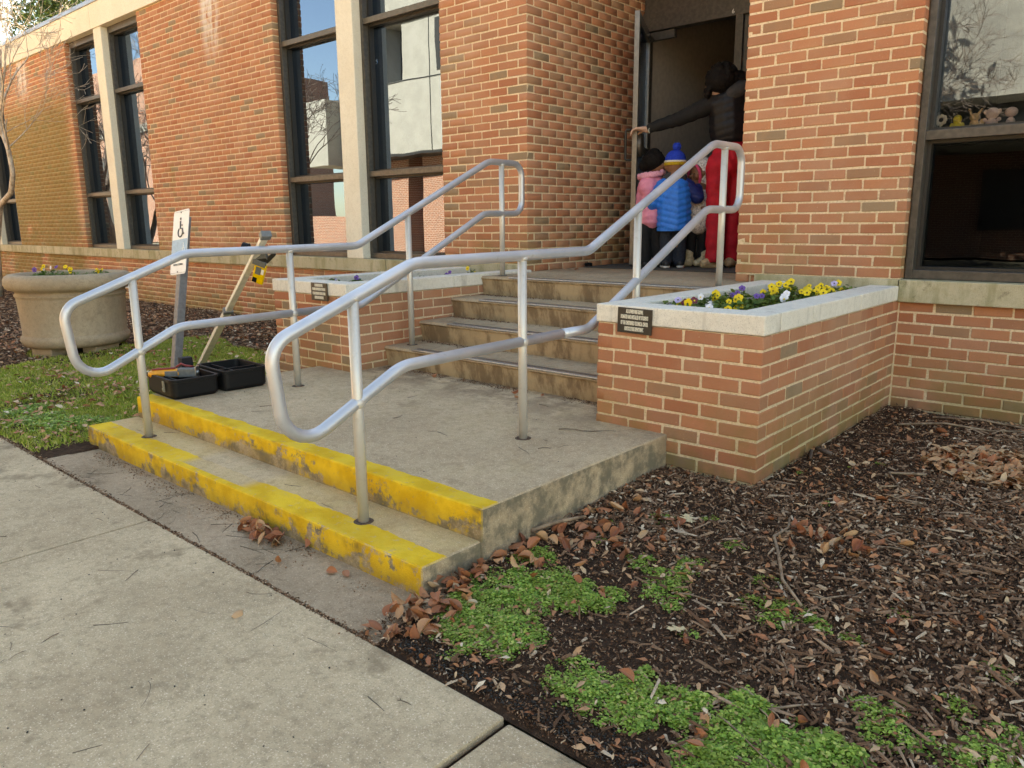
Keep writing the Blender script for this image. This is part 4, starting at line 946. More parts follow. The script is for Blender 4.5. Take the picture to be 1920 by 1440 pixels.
def chick(name,pat,dn,hh,sz=(.0034,.0062),sparse=0.0):
    X=[];Y=[];Z=[]
    for cx,cy,r in pat:
        n=int(dn*r*r*3.14); a=rng.random(n)*6.28; q=np.sqrt(rng.random(n))*r*1.12; x=cx+q*np.cos(a); y=cy+q*np.sin(a)
        edge=np.clip((r*1.12-q)/(r*.75),0,1)+.42*(vn(x,y,17,3)-.5)*2+.22*(vn(x,y,45,8)-.5)*2-.12
        k=(rng.random(n)<np.clip(edge*1.5,0,1))&(vn(x,y,38,12)>sparse)&(y>-1.852)
        x,y,q,edge=x[k],y[k],q[k],edge[k]
        z=bedz(x,y)+.003+hh*np.clip(edge,0.1,1)**.6*(.45+.55*vn(x,y,26,4))*rng.uniform(.35,1,len(x)); X.append(x);Y.append(y);Z.append(z)
    x=np.concatenate(X);y=np.concatenate(Y);z=np.concatenate(Z); n=len(x); s=sz[0]*.75+(sz[1]*1.15-sz[0]*.75)*rng.random(n)**1.6
    return scatter(name,LV,[(0,1,2,3,4,5)],np.stack([x,y,z],-1),rng.random(n)*6.28,np.abs(rng.normal(0,.42,n)),rng.random(n)*6.28,np.stack([s*.9,s,s],-1),M['clover'],kind='stuff')
chick('chickweed',PA+PB,95000,.034); chick('chickweed',PC,95000,.036,(.0038,.0072)); chick('chickweed',PD+PE,70000,.024,sparse=.2); chick('chickweed',PF+PG,70000,.026,sparse=.25); chick('chickweed',PH,40000,.014,sparse=.35); chick('chickweed',PL,30000,.035,(.005,.010),.15)

# ---------------------------------------------------------------- dry leaves
def leafmesh(i,oak=False):
    rs=random.Random(100+i); n=6; b=MB(); fold=rs.uniform(.25,1.3); curl=rs.uniform(-.9,1.7); w0=rs.uniform(.19,.32); tw_=rs.uniform(-.5,.5)
    rows=[]
    for k in range(n+1):
        t=k/n; w=w0*math.sin(math.pi*min(1,t*.93+.05))**.8; w=0.004 if k in(0,n) else w
        xx=t-.5; zc=curl*(xx*xx)*.6; a=tw_*xx
        for s_,q in ((-1,-1),(-.5,-.5),(0,0),(.5,.5),(1,1)):
            yy=s_*w; z=zc+abs(yy)*fold+ (.25*abs(s_)**3*w*curl)+rs.uniform(-.016,.016)
            rows.append((xx,yy*math.cos(a)-z*math.sin(a),yy*math.sin(a)+z*math.cos(a)+.05))
    fs=[(k*5+j,k*5+j+1,(k+1)*5+j+1,(k+1)*5+j) for k in range(n) for j in range(4)]
    b.add(rows,fs); b.tube([(-.5,0,.05+curl*.15),(-.66,.02,.03+curl*.15)],.012,3,cap=False)
    me=b.mesh('leaf',M['dryleaf'],True); return me
LM=[leafmesh(i) for i in range(12)]
nleaf=0
def drop(x,y,z,s,label,group,mat=None,me=None,flat=.45,rz=None):
    global nleaf; nleaf+=1
    o=bpy.data.objects.new('dry_leaf',me or random.choice(LM)); C.objects.link(o); s*=.9; o.location=(x,y,z)
    o.rotation_euler=(random.gauss(0,flat)+(math.pi if random.random()<.35 else 0),random.gauss(0,flat),random.uniform(0,6.28) if rz is None else rz); o.scale=(s,s,s)
    if abs(o.rotation_euler.x)>2: o.location.z+=.016
    o['label']=label;o['category']='leaf';o['group']=group
    return o
def pile(cx,cy,rx,ry,n,zf,lab,grp,ang=0,s=(.042,.068),h=.02,flat=.6):
    for i in range(n):
        a=random.uniform(0,6.28); q=math.sqrt(random.random()); x0=q*math.cos(a)*rx; y0=q*math.sin(a)*ry
        x=cx+x0*math.cos(ang)-y0*math.sin(ang); y=cy+x0*math.sin(ang)+y0*math.cos(ang)
        drop(x,y,zf(x,y)+.008+random.random()*h*(1-q*.7),random.uniform(*s),lab,grp,flat=flat)
bz=lambda x,y: float(bedz(x,y)); ap=lambda x,y:-.078
l1='curled brown leaf in the heap against the lower yellow riser'; l2='curled brown leaf in the heap at the right corner of the lower step'; l3='brown leaf lying along the foot of the landing side'; l4='brown leaf scattered on the dark mulch right of the stair'; l5='brown leaf in the drift on the mulch at the right edge'
pile(-1.36,-1.645,.14,.05,36,ap,l1,'leaves heaped against the lower step',.0,(.05,.075),.04)
pile(-.36,-1.66,.13,.18,46,lambda x,y:max(bz(x,y),-.079),l2,'leaves heaped at the step corner',0,(.052,.078),.045)
pile(-.42,-1.46,.05,.14,16,bz,l2,'leaves heaped at the step corner',0,(.05,.075),.04)
pile(-.34,-1.05,.10,.26,26,bz,l3,'leaves along the landing side',-.1,(.05,.08),.035)
pile(-.22,-.72,.22,.28,30,bz,l3,'leaves along the landing side',0,(.05,.08),.03)
pile(.45,-.36,.28,.13,32,bz,'orange brown leaf in the loose heap in the middle of the mulch','leaves in the middle of the mulch bed',.5,(.05,.08),.03)
pile(.80,.92,.28,.28,46,bz,l5,'leaves in the right drift',0,(.055,.085),.04)
for i in range(60):
    x=random.uniform(-.3,1.4); y=random.uniform(-1.75,1.6)
    if x<.02 and y>-.03: continue
    drop(x,y,bz(x,y)+.012,random.uniform(.035,.07),l4,'single leaves on the mulch')
for (px,py) in ((-.08,-1.22),(.02,-1.36),(-.20,-1.30),(.10,-1.14),(-.12,-1.14),(-.30,-1.28),(.35,-1.58),(.62,-1.70),(.72,-1.50),(.60,-1.60),(.84,-1.62),(.04,-1.24)):
    drop(px,py,bz(px,py)+.036,random.uniform(.04,.06),'brown leaf resting on top of the green chickweed','leaves on the chickweed')
for (x,y,z) in ((-.86,-1.66,-.073),(-.80,-1.64,-.073),(-1.08,-1.74,-.073),(-.83,-2.05,-.073),(-1.12,-1.60,-.07),(-1.60,.20,.168),(-2.35,.24,.168),(-1.42,.24,.168),(-1.5,.10,.168),(-2.75,2.35,.752)):
    drop(x,y,z,.05,'single curled brown leaf lying on bare concrete','single leaves on concrete')
# pale oak leaf
ok=MB(); outl=[(0,-.5),(.08,-.38),(.30,-.36),(.14,-.2),(.12,-.08),(.46,.02),(.40,.12),(.13,.12),(.16,.25),(.30,.42),(.12,.36),(.02,.5),(-.10,.36),(-.28,.40),(-.14,.24),(-.12,.12),(-.42,.10),(-.44,.0),(-.12,-.08),(-.13,-.2),(-.28,-.34),(-.07,-.38)]
ok.add([(x,y,.03*math.sin(x*8)+.05*abs(x)) for x,y in outl]+[(0,0,.0)],[(i,(i+1)%22,22) for i in range(22)])
g=G('pale_oak'); M['oak']=g.fin((.60,.47,.27),.7)
for (x,y,lab,s,m_) in ((-.057,-.497,'pale cream lobed oak leaf on the mulch below the planter corner',.085,M['oak']),(.326,-1.26,'tan lobed oak leaf among the bark chips',.07,M['oak'])):
    o=link('oak_leaf',ok.mesh('oak_leaf',m_),None,(x,y,bz(x,y)+.018),(.1,.15,random.uniform(0,6)),label=lab,cat='leaf'); o.scale=(s,s,s)
print('leaves',nleaf)
# litter (small leaves on the lawn and the far mulch), one mass
LT=[(-.5,0,0),(-.12,-.22,.16),(.24,-.19,.10),(.52,.03,.10),(.2,.24,.20),(-.18,.20,.05)]
x,y=samp(5200,-9.5,-3.34,-1.86,1.6,lambda x,y:((x<-3.36)&(y<0)|(x<-3.9))&(rng.random(len(x))<np.clip(vn(x,y,2.6,14)*1.9-.45,.1,1))&(((x+6.72)**2+(y+.42)**2)>.2))
n=len(x); s=rng.uniform(.025,.065,n)
scatter('leaf_litter',LT,[(0,1,2,3,4,5)],np.stack([x,y,bedz(x,y)+.022],-1),rng.random(n)*6.28,rng.normal(0,.5,n),rng.random(n)*6.28,np.stack([s,s,s],-1),M['litter'],kind='stuff')
x,y=samp(9000,-.45,2.4,-1.86,1.95,lambda x,y:inright(x,y)&(rng.random(len(x))<np.clip(vn(x,y,2.2,31)*1.5-.35+.8*np.exp(-((x+.28)/.22)**2)*(y<-.1)+.5*np.exp(-((x-.5)/.3)**2-((y+.35)/.22)**2),.10,1))); n=len(x); s=.010+.036*rng.random(n)**1.5
scatter('leaf_litter',LT,[(0,1,2,3,4,5)],np.stack([x,y,bedz(x,y)+.016],-1),rng.random(n)*6.28,rng.normal(0,.5,n),rng.random(n)*6.28,np.stack([s,s*.8,s],-1),M['litter'],kind='stuff')
x,y=samp(1300,.45,1.25,.55,1.35,lambda x,y:(((x-.8)/.34)**2+((y-.95)/.33)**2)<1); n=len(x); s=rng.uniform(.03,.075,n)
scatter('leaf_litter',LT,[(0,1,2,3,4,5)],np.stack([x,y,bedz(x,y)+.014+.02*rng.random(n)],-1),rng.random(n)*6.28,rng.normal(0,.5,n),rng.random(n)*6.28,np.stack([s,s*.8,s],-1),M['litter'],rng.random(n)*.5,kind='stuff')
# crumbs and pellets along the sidewalk joint, at the stair feet and on the slabs
def crumbs(name,x,y,z,lo,hi,mat,rn=None):
    n=len(x); s=lo+(hi-lo)*rng.random(n)**2; scatter(name,BALL,BF,np.stack([x,y,z+s*.6],-1),rng.random(n)*6.28,rng.random(n),rng.random(n)*6,np.stack([s,s*.8,s*.7],-1),mat,rng.random(n)*.8 if rn is None else rn,kind='stuff')
n=4200; x=rng.uniform(-4.2,-.35,n); y=-1.862+rng.normal(0,.006,n)*(1+1.2*(vn(x,x*0,3,2)>.6)); crumbs('joint_debris',x,y,np.full(n,-.082),.002,.006,M['chip'])
n=1500; x=rng.uniform(-3.2,-.4,n); y=-1.59-np.abs(rng.normal(0,.05,n)); k=vn(x,y,4,6)>.35; crumbs('joint_debris',x[k],y[k],np.full(k.sum(),-.079),.0015,.005,M['chip'])
n=2200; x=rng.uniform(-2.9,-.9,n); y=.33-np.abs(rng.normal(0,.045,n)); k=vn(x,y,5,7)>.3; crumbs('joint_debris',x[k],y[k],np.full(k.sum(),.160),.0015,.005,M['chip'])
for yy,zz in zip(NY[1:],NZ[:-1]):
    n=500; x=-2.93+np.abs(rng.normal(0,.35,n)); y=yy+.02-np.abs(rng.normal(0,.03,n)); crumbs('joint_debris',x,y,np.full(n,zz),.0015,.006,M['chip'])
n=1300; x=rng.uniform(-.3,.75,n); y=-1.84+np.abs(rng.normal(0,.05,n)); crumbs('fallen_pellets',x,y,bedz(x,y)+.004,.003,.0055,M['framedark'])
n=340; x=rng.uniform(-3.2,1.2,n); y=rng.uniform(-3.2,-1.9,n); crumbs('fallen_pellets',x,y,np.full(n,-.078),.0012,.0042,M['framedark'])
n=120; x=rng.uniform(-3.2,-.5,n); y=rng.uniform(-1.15,.25,n); crumbs('fallen_pellets',x,y,np.full(n,.160),.0012,.004,M['framedark'])
# twigs, one by one
def twig(x,y,z,L,r,a,bend,label,grp,mat='twig',fork=False,name='twig'):
    rs=random; pts=[]; n=7; d=a
    px,py=0.,0.
    for i in range(n+1):
        pts.append((px,py,r+.004*math.sin(i*1.3)*(L>.15)+ .0)); d+=bend/n+rs.uniform(-.12,.12); px+=L/n*math.cos(d); py+=L/n*math.sin(d)
    m=MB(); m.tube(pts,[r*(1-.5*i/n) for i in range(n+1)],5)
    if fork: m.tube([pts[4],(pts[4][0]+.3*L*math.cos(d+.9),pts[4][1]+.3*L*math.sin(d+.9),r*1.5)],[r*.6,r*.35],4)
    return m.build(name,M[mat],None,True,loc=(x,y,z),label=label,cat='twig',group=grp)
random.seed(77)
for i in range(34): twig(random.uniform(-3.0,.1),random.uniform(-3.0,-1.93),-.079,random.uniform(.03,.17),random.uniform(.0007,.0018),random.gauss(.3,.9),random.choice((-.8,-.2,-.1,.05,.15,.3,.9)),'thin dry twig lying on the sidewalk slabs','twigs on the sidewalk')
for i in range(30): twig(random.uniform(-2.9,-1.1) ,random.uniform(-1.84,-1.62),-.079,random.uniform(.04,.15),random.uniform(.0008,.0018),random.gauss(.2,.8),random.uniform(-.9,.9),'thin dry twig on the dark apron before the step','twigs on the apron')
for i in range(14): twig(random.uniform(-2.8,-.7),random.uniform(-1.05,.2),.160,random.uniform(.04,.16),random.uniform(.001,.002),random.gauss(.3,.8),random.uniform(-1,1),'thin curved twig lying on the landing','twigs on the landing')
for i in range(6): twig(random.uniform(-3.1,-1.2),random.uniform(-1.44,-1.34),.034,random.uniform(.03,.09),.0012,random.gauss(0,.3),random.uniform(-.4,.4),'thin twig on the tread of the lower step','twigs on the lower step')
twig(-.90,-.27,.162,.28,.0035,.45,.2,'long pale twig on the landing beside the planter','twigs on the landing')
for i in range(22):
    x=random.uniform(-.2,1.4); y=random.uniform(-1.6,1.7)
    if x<.05 and y>-.05: continue
    twig(x,y,bz(x,y)+.016,random.uniform(.12,.34),random.uniform(.0022,.004),random.uniform(-.6,1.0),random.uniform(-.6,.6),'grey twig lying among the bark chips','twigs on the mulch','stick',i%4==0)
m=MB(); ctl=[(.27,-.27),(.30,-.36),(.29,-.47),(.35,-.58),(.41,-.70),(.45,-.78),(.56,-.90)]
m.tube([(a,b,bz(a,b)+.024) for a,b in ctl],[.004,.005,.006,.006,.006,.0055,.005],6); m.tube([(.41,-.70,bz(.4,-.7)+.026),(.37,-.62,bz(.37,-.6)+.03),(.36,-.55,bz(.36,-.55)+.03)],[.004,.003,.002],5)
setp(m.build('branch',M['stick'],None,True),'pale forked branch lying across the mulch below the planter corner','branch')
m=MB(); m.tube([(-.47+.02,-1.02,-.01),(-.40,-.93,.012),(-.35,-.80,.01)],[.009,.008,.006],7); setp(m.build('branch',M['stick'],None,True),'thick brown stick leaning by the landing side among leaves','branch')
m=MB(); m.tube([(.02,.60,.012),(.05,.54,.05),(.06,.50,.02)],[.010,.009,.007],7); m.tube([(.03,.66,.03),(.12,.62,.03)],[.011,.010],7); setp(m.build('branch',M['darkbark'],None,True),'broken dark stub of branch at the base of the right planter','branch')
for (pts,lab) in (([(.20,1.45),(.40,1.62),(.62,1.66),(.85,1.78),(1.1,1.75)],'long pale bare branch on the mulch along the building wall'),([(.30,1.80),(.55,1.86),(.8,1.84),(1.1,1.70)],'thin branch closest to the building wall under the window'),([(.55,.62),(.42,.50),(.50,.36),(.45,.26)],'short forked stick left of the leaf drift')):
    m=MB(); m.tube([(a,b,bz(a,b)+.02+.01*(i%2)) for i,(a,b) in enumerate(pts)],[.007-.001*i for i in range(len(pts))],6); setp(m.build('branch',M['stick'],None,True),lab,'branch')

# ---------------------------------------------------------------- pansies
def pansy(P,x,y,z,col,label,nfl,grp,spread=.09,fz=.0):
    t=empty('pansy_plant',(x,y,z),label=label,cat='pansy',group=grp)
    n=300; a=rng.random(n)*6.28; q=np.sqrt(rng.random(n))*spread*1.15; hz=rng.random(n)*.105*(1-.4*q/spread)+.012
    s=rng.uniform(.010,.021,n)
    scatter('foliage',LV,[(0,1,2,3,4,5)],np.stack([q*np.cos(a),q*np.sin(a),hz],-1),rng.random(n)*6.28,np.abs(rng.normal(.2,.55,n)),rng.random(n)*6.28,np.stack([s*.6,s,s],-1),M['pansyleaf'],parent=t)
    for i in range(nfl):
        aa=random.uniform(0,6.28); q=random.random()*spread*.9; fx,fy=q*math.cos(aa),q*math.sin(aa); fh=random.uniform(.065,.125)+fz
        c=random.choice(col); s=random.uniform(.012,.021); f=MB()
        nrm=Vector((random.uniform(0,.9),-1+random.uniform(-.2,.4),random.uniform(.1,.8))).normalized(); qt=nrm.to_track_quat('Z','Y')
        for k in range(5):
            an=math.pi/2+k*2*math.pi/5; pc=Vector((math.cos(an)*s*.62,math.sin(an)*s*.62,.001*k)); pts=[]
            for j in range(8):
                b=2*math.pi*j/8; pts.append(qt@(pc+Vector((math.cos(b)*s*.62,math.sin(b)*s*.62,.25*s*abs(math.cos(b*1.5))*.5)))+Vector((fx,fy,fh)))
            f.add(pts,[tuple(range(8))])
        o=f.build('flower',M[c],t)
        e=MB(); e.add([qt@Vector((math.cos(j*1.05)*s*.28,math.sin(j*1.05)*s*.28-.15*s,.008))+Vector((fx,fy,fh)) for j in range(6)],[tuple(range(6))]); e.build('eye',M['petbrown' if c in('petyellow','petpurple','petlilac') else 'petyellow'],o)
        MB().tube([(fx,fy,.02),(fx,fy,fh-.004)],.0012,4,cap=False).build('stem',M['pansyleaf'],t)
sp=[(-.62,.27,['petlilac'],'pansy plant with pale lilac flowers at the left front of the right planter',2),(-.50,.24,['petyellow','petmaroon'],'pansy plant with one maroon and one yellow flower near the planter front',3),(-.35,.26,['petwhite','petyellow'],'white pansy at the near right front corner of the planter bed',2),
(-.55,.48,['petlilac','petwhite'],'lilac and white pansy behind the maroon one',2),(-.38,.50,['petyellow'],'yellow pansy cluster against the right coping, nearest the front',4),(-.58,.72,['petyellow'],'yellow pansy on the stair side of the planter',2),(-.42,.76,['petpurple','petyellow'],'purple and yellow pansy in the middle of the right planter',3),(-.30,.88,['petwhite','petyellow'],'small white pansy before the middle coping joint',2),
(-.60,1.0,['petpurple'],'violet pansy on the stair side of the planter',3),(-.42,1.08,['petyellow'],'yellow pansy just behind the middle of the right planter',3),(-.25,1.2,['petyellow'],'yellow pansy cluster beside the right coping, two thirds back',4),(-.50,1.35,['petyellow'],'bright yellow pansy on the far stair side of the planter',3),(-.32,1.5,['petyellow'],'dense yellow pansy near the back of the right planter',5),(-.22,1.68,['petlilac','petyellow'],'lilac pansy at the back corner under the window',2),(-.55,1.62,['petyellow'],'yellow pansy against the back ledge of the planter',3),(-.25,1.42,['petyellow'],'yellow pansy leaning over the right coping near the back',3)]
for x,y,c,l,n in sp: pansy(PR,x,y,.668,c,l,n+(1 if 'petyellow' in c else 0),'pansies in the right planter')
for x,y,c,l,n in [(-3.50,.30,['petlilac','petwhite'],'pale pansy at the front of the left planter',2),(-3.38,.42,['petpurple'],'purple pansy at the front of the left planter',2),(-3.25,.95,['petwhite'],'white pansy halfway along the left planter',1),(-3.2,1.2,['petpurple'],'purple pansy behind the middle of the left planter',2),(-3.28,1.58,['petyellow','petwhite'],'leafy pansy with yellow flower at the back of the left planter',2)]: pansy(PLt,x,y,.66,c,l,n,'pansies in the left planter',.06)
for x,y,c,l,n in [(-6.95,-.50,['petyellow','petwhite'],'yellow pansy at the left inside the round stone pot',4),(-6.75,-.62,['petpurple','petyellow'],'purple pansy at the front of the round stone pot',3),(-6.6,-.45,['petyellow'],'yellow pansy in the middle of the round stone pot',5),(-6.5,-.25,['petyellow'],'yellow pansy at the right of the round stone pot',4)]: pansy(pot,x,y,.645,c,l,n,'pansies in the stone pot',.12,.02)

# ---------------------------------------------------------------- things inside the right window
g=G('tan'); tan=g.fin((.75,.52,.28),.6); g=G('pinkish'); pk=g.fin((.90,.72,.70),.6); g=G('chickyellow'); cy_=g.fin((.95,.78,.05),.6); g=G('palegrey'); pgm=g.fin((.85,.84,.80),.6)
MB().box(.05,2.4,2.19,2.32,1.60,1.683).build('shelf',M['frame'],B)
def fig(x,label,mat,kind):
    o=empty('figurine',(x,2.245,1.684),label=label,cat='figurine',group='small figurines on the window ledge'); b=MB()
    if kind=='flower':
        b.tube([(0,0,0),(0,0,.06)],.006,6); 
        for k in range(9): a=k*.7; b.ell((.024*math.cos(a),0,.072+.024*math.sin(a)),(.012,.006,.012),8,5)
        b.ell((.045,0,.012),(.03,.02,.010),8,5)
    if kind=='chick': b.ell((0,0,.028),(.032,.028,.030)); b.ell((0,0,.068),(.024,.022,.026)); b.ell((-.03,0,.03),(.01,.012,.018)); b.ell((.03,0,.03),(.01,.012,.018))
    if kind=='ears': b.ell((0,0,.03),(.026,.022,.032)); b.ell((0,0,.072),(.028,.024,.024)); b.cap((-.018,0,.09),(-.034,0,.118),.008,.004); b.cap((.018,0,.09),(.034,0,.118),.008,.004); b.ell((.04,0,.04),(.014,.008,.02))
    if kind=='round': b.ell((0,0,.03),(.033,.028,.030)); b.ell((0,0,.085),(.036,.03,.034)); b.ell((-.036,0,.095),(.010,.008,.014)); b.ell((.036,0,.095),(.010,.008,.014)); b.ell((-.036,0,.05),(.012,.01,.012)); b.ell((.036,0,.05),(.012,.01,.012))
    if kind=='plain': b.ell((0,0,.028),(.024,.022,.030)); b.ell((0,0,.084),(.034,.028,.028))
    b.build('body',mat,o,smooth=True)
fig(.075,'small grey flower ornament, leftmost on the window ledge',pgm,'flower'); fig(.165,'small yellow chick figurine on the window ledge',cy_,'chick'); fig(.255,'tan figurine with pointed ears on the window ledge',tan,'ears'); fig(.345,'pink round headed figurine with small ears on the window ledge',pk,'round'); fig(.44,'pale round headed figurine, rightmost in view on the ledge',pk,'plain')
cb=empty('cabinet',(.2,3.3,.35),label='dim dark cabinet with two metal handles inside the right window',cat='cabinet')
MB().box(0,1.6,0,.5,0,1.5).build('carcass',M['framedark'],cb)
for xx in (.55,.66): MB().tube([(xx,-.02,.92),(xx,-.05,.92),(xx,-.05,1.03),(xx,-.02,1.03)],.006,6).build('handle',M['steel'],cb)
setp(MB().box(.50,.60,3.27,3.28,.80,.92).build('paper_note',M['white']),'small square paper note seen dimly inside the right window','note')

# ---------------------------------------------------------------- people in the doorway
def remeshed(name,mb,mat,parent,vox=.011,smooth=4,fn=None):
    me=mb.mesh(name,mat,True); o=bpy.data.objects.new('tmp',me); C.objects.link(o)
    r=o.modifiers.new('r','REMESH'); r.mode='VOXEL'; r.voxel_size=vox; r.use_smooth_shade=True
    if smooth:
        q=o.modifiers.new('s','SMOOTH'); q.factor=.6; q.iterations=smooth
    bpy.context.view_layer.update()
    m2=bpy.data.meshes.new_from_object(o.evaluated_get(bpy.context.evaluated_depsgraph_get())); bpy.data.objects.remove(o)
    m2.name=name; m2.materials.clear(); m2.materials.append(mat if not isinstance(mat,list) else mat[0])
    if fn:
        n=len(m2.vertices); co=np.empty(n*3); no=np.empty(n*3); m2.vertices.foreach_get('co',co); m2.vertices.foreach_get('normal',no); co=co.reshape(-1,3); no=no.reshape(-1,3)
        co=co+no*fn(co,no)[:,None]; m2.vertices.foreach_set('co',co.ravel()); m2.update()
    m2.polygons.foreach_set('use_smooth',[True]*len(m2.polygons))
    return link(name,m2,parent)
def cloth(name,col,rough=.7,dark=None,bump=.15,scale=40,spec=.3):
    g=G(name); n=g.noise(scale,4,.65,vec=g.objc()); c=g.mix(g.smooth(n,.35,.7),col,dark or tuple(x*.72 for x in col)); return g.fin(c,rough,0,g.bump(n,bump,.006),spec)
M['skinlight']=cloth('skin_light',(.56,.36,.27),.5,(.50,.31,.23),.02); M['skinbrown']=cloth('skin_brown',(.24,.115,.065),.5,(.20,.09,.05),.02)
M['vest']=cloth('black_quilted',(.011,.011,.014),.5,(.005,.005,.007),.3,30,.3); M['knit']=cloth('black_sleeve',(.014,.013,.013),.8,None,.3,80)
M['redpants']=cloth('red_trousers',(.50,.012,.03),.7,(.38,.008,.02),.35,14); M['hair']=cloth('dark_hair',(.010,.008,.007),.75,(.004,.003,.003),.8,60,.15)
M['tanshoe']=cloth('tan_shoe',(.50,.37,.22),.6,None,.15); M['pinkjacket']=cloth('pink_padded',(.80,.30,.42),.55,(.70,.22,.34),.25,25); M['pinkfur']=cloth('pink_fur',(.86,.42,.52),.9,(.66,.26,.36),1.0,120)
M['bluejacket']=cloth('blue_padded',(.002,.20,.75),.5,(.002,.15,.60),.2,25,.4); M['navy']=cloth('navy_sleeve',(.012,.03,.16),.5,None,.2,25); M['hatblue']=cloth('blue_knit',(.01,.06,.52),.85,(.006,.03,.34),.9,110)
M['hatyellow']=cloth('yellow_knit',(.55,.36,.03),.85,None,.8,110); M['hatwhite']=cloth('cream_knit',(.75,.72,.62),.85,None,.6,110); M['greyhood']=cloth('grey_hood',(.045,.045,.047),.8)
M['jeans']=cloth('dark_jeans',(.022,.030,.045),.8,(.012,.016,.026),.3,60); M['blackpants']=cloth('black_trousers',(.012,.012,.014),.8,None,.2,30)
M['greyjacket']=cloth('pale_patterned_jacket',(.85,.80,.74),.6,(.30,.27,.26),.4,75); M['pinktrim']=cloth('pink_trim',(.75,.08,.18),.7,None,.4,90); M['goldboot']=cloth('gold_boot',(.62,.54,.36),.35,(.42,.36,.22),.4,60,.7); M['shoe']=cloth('black_shoe',(.03,.03,.032),.5); M['sole']=cloth('white_sole',(.62,.60,.56),.6)
YAW=math.atan2(.661,.750)
def person(x,y,label,z=.757):
    return empty('person',(x,y,z),YAW,label=label,cat='person')
def puff(freq,amp,chev=0.,z0=0.):
    def f(co,no): 
        ph=(co[:,2]+chev*np.abs(co[:,0]))*freq
        return amp*(np.abs(np.sin(ph))**.6-.6)*np.clip(1.2-np.abs(no[:,2]),0,1)
    return f
def wrinkle(amp,seed=0):
    def f(co,no): return amp*(np.sin(co[:,2]*38+5*np.sin(co[:,0]*19+seed)+3*np.sin(co[:,1]*23))+.5*np.sin(co[:,2]*71+co[:,0]*50+seed))
    return f
def hand(par_mb,wr,dirv,upv,s,curl=.5,thumb=1):
    """palm + five bent fingers as capsule chains, appended to the body"""
    d=Vector(dirv).normalized(); u=Vector(upv); u=(u-d*u.dot(d)).normalized(); sd=d.cross(u)
    w=Vector(wr); par_mb.cap(w-d*.03*s,w+d*.02*s,.024*s,.026*s,10)
    for k,off in enumerate((-.030,-.010,.010,.029)):
        ln=(.062,.074,.070,.055)[k]*s; b=w+d*.075*s+sd*off*s
        par_mb.cap(w+sd*off*.6*s,b,.017*s,.0115*s,8)
        p1=b+(d*math.cos(curl*.5)-u*math.sin(curl*.5))*ln*.48; p2=p1+(d*math.cos(curl*1.4)-u*math.sin(curl*1.4))*ln*.34; p3=p2+(d*math.cos(curl*2.1)-u*math.sin(curl*2.1))*ln*.26
        par_mb.chain([b,p1,p2,p3],[.0098*s,.0088*s,.0078*s,.0062*s])
    b=w+d*.015*s-sd*.028*thumb*s; p1=b+(d*.6-sd*.65*thumb-u*.35)*.038*s; p2=p1+(d*.85-sd*.2*thumb-u*.5)*.03*s
    par_mb.chain([b,p1,p2],[.015*s,.011*s,.008*s])
def face(mb,c,r,fwd):
    f=Vector(fwd).normalized(); sd=f.cross(Vector((0,0,1))).normalized(); c=Vector(c)
    mb.cap(c+f*r*.93+Vector((0,0,r*.12)),c+f*r*1.12-Vector((0,0,r*.18)),r*.09,r*.15,8)   # nose
    mb.cap(c+f*r*.86+sd*r*.2-Vector((0,0,r*.50)),c+f*r*.86-sd*r*.2-Vector((0,0,r*.50)),r*.10,r*.10,8)   # lips
    mb.ell(c+f*r*.62-Vector((0,0,r*.78)),(r*.34,r*.34,r*.26),12,8)   # chin
    for s in (-1,1):
        mb.ell(c+sd*s*r*.98-Vector((0,0,r*.08)),(r*.16,r*.24,r*.30),10,7)   # ears
        mb.ell(c+f*r*.70+sd*s*r*.50-Vector((0,0,r*.28)),(r*.3,r*.3,r*.28),10,7)
def eyes(par,c,r,fwd):
    f=Vector(fwd).normalized(); sd=f.cross(Vector((0,0,1))).normalized(); c=Vector(c); 
    for s in (-1,1):
        m=MB(); m.ell(c+f*r*.90+sd*s*r*.34+Vector((0,0,r*.06)),(r*.10,r*.10,r*.06),10,6); m.build('eye',M['hair'],par,smooth=True)
# woman
Wm=person(-1.80,3.22,'person in black padded vest and red trousers holding the door open')
sk=MB(); 
sk.chain([(-.07,-.01,.10),(-.072,.0,.46),(-.05,0,.90)],[.035,.048,.075]); sk.chain([(.105,.085,.10),(.104,.08,.46),(.09,.04,.90)],[.035,.048,.075])
sk.chain([(.03,.02,.95),(.03,.02,1.2),(.02,.02,1.42)],[.13,.12,.13]); sk.chain([(-.02,.0,1.40),(-.06,.0,1.48)],[.055,.05]); sk.ell((-.11,.0,1.535),(.085,.10,.11),16,12)
face(sk,(-.11,.0,1.535),.086,(.1,1,-.3))
sk.chain([(-.12,.0,1.40),(-.40,.10,1.27),(-.66,.19,1.20)],[.055,.042,.030])
hand(sk,(-.675,.195,1.205),(-1,.22,.02),(.05,.1,1),1.05,.75,-1)
sk.chain([(.18,.06,1.40),(.24,.14,1.16),(.12,.22,1.02)],[.055,.042,.03]); hand(sk,(.10,.23,1.01),(-1,.2,-.2),(0,0,1),1.0,.6)
remeshed('body',sk,M['skinlight'],Wm,.0065,2)
b=MB(); b.chain([(-.072,-.01,.075),(-.075,.0,.46),(-.06,0,.88)],[.078,.080,.118]); b.chain([(.105,.09,.075),(.105,.08,.46),(.095,.04,.88)],[.074,.080,.118]); b.chain([(.02,.02,.92),(.035,.02,1.02)],[.160,.145])
tr=remeshed('trousers',b,M['redpants'],Wm,.010,5,wrinkle(.0035))
hc=np.empty(len(tr.data.vertices)*3); tr.data.vertices.foreach_get('co',hc); hc=hc.reshape(-1,3); hc[:,2]=np.maximum(hc[:,2],.05); tr.data.vertices.foreach_set('co',hc.ravel())
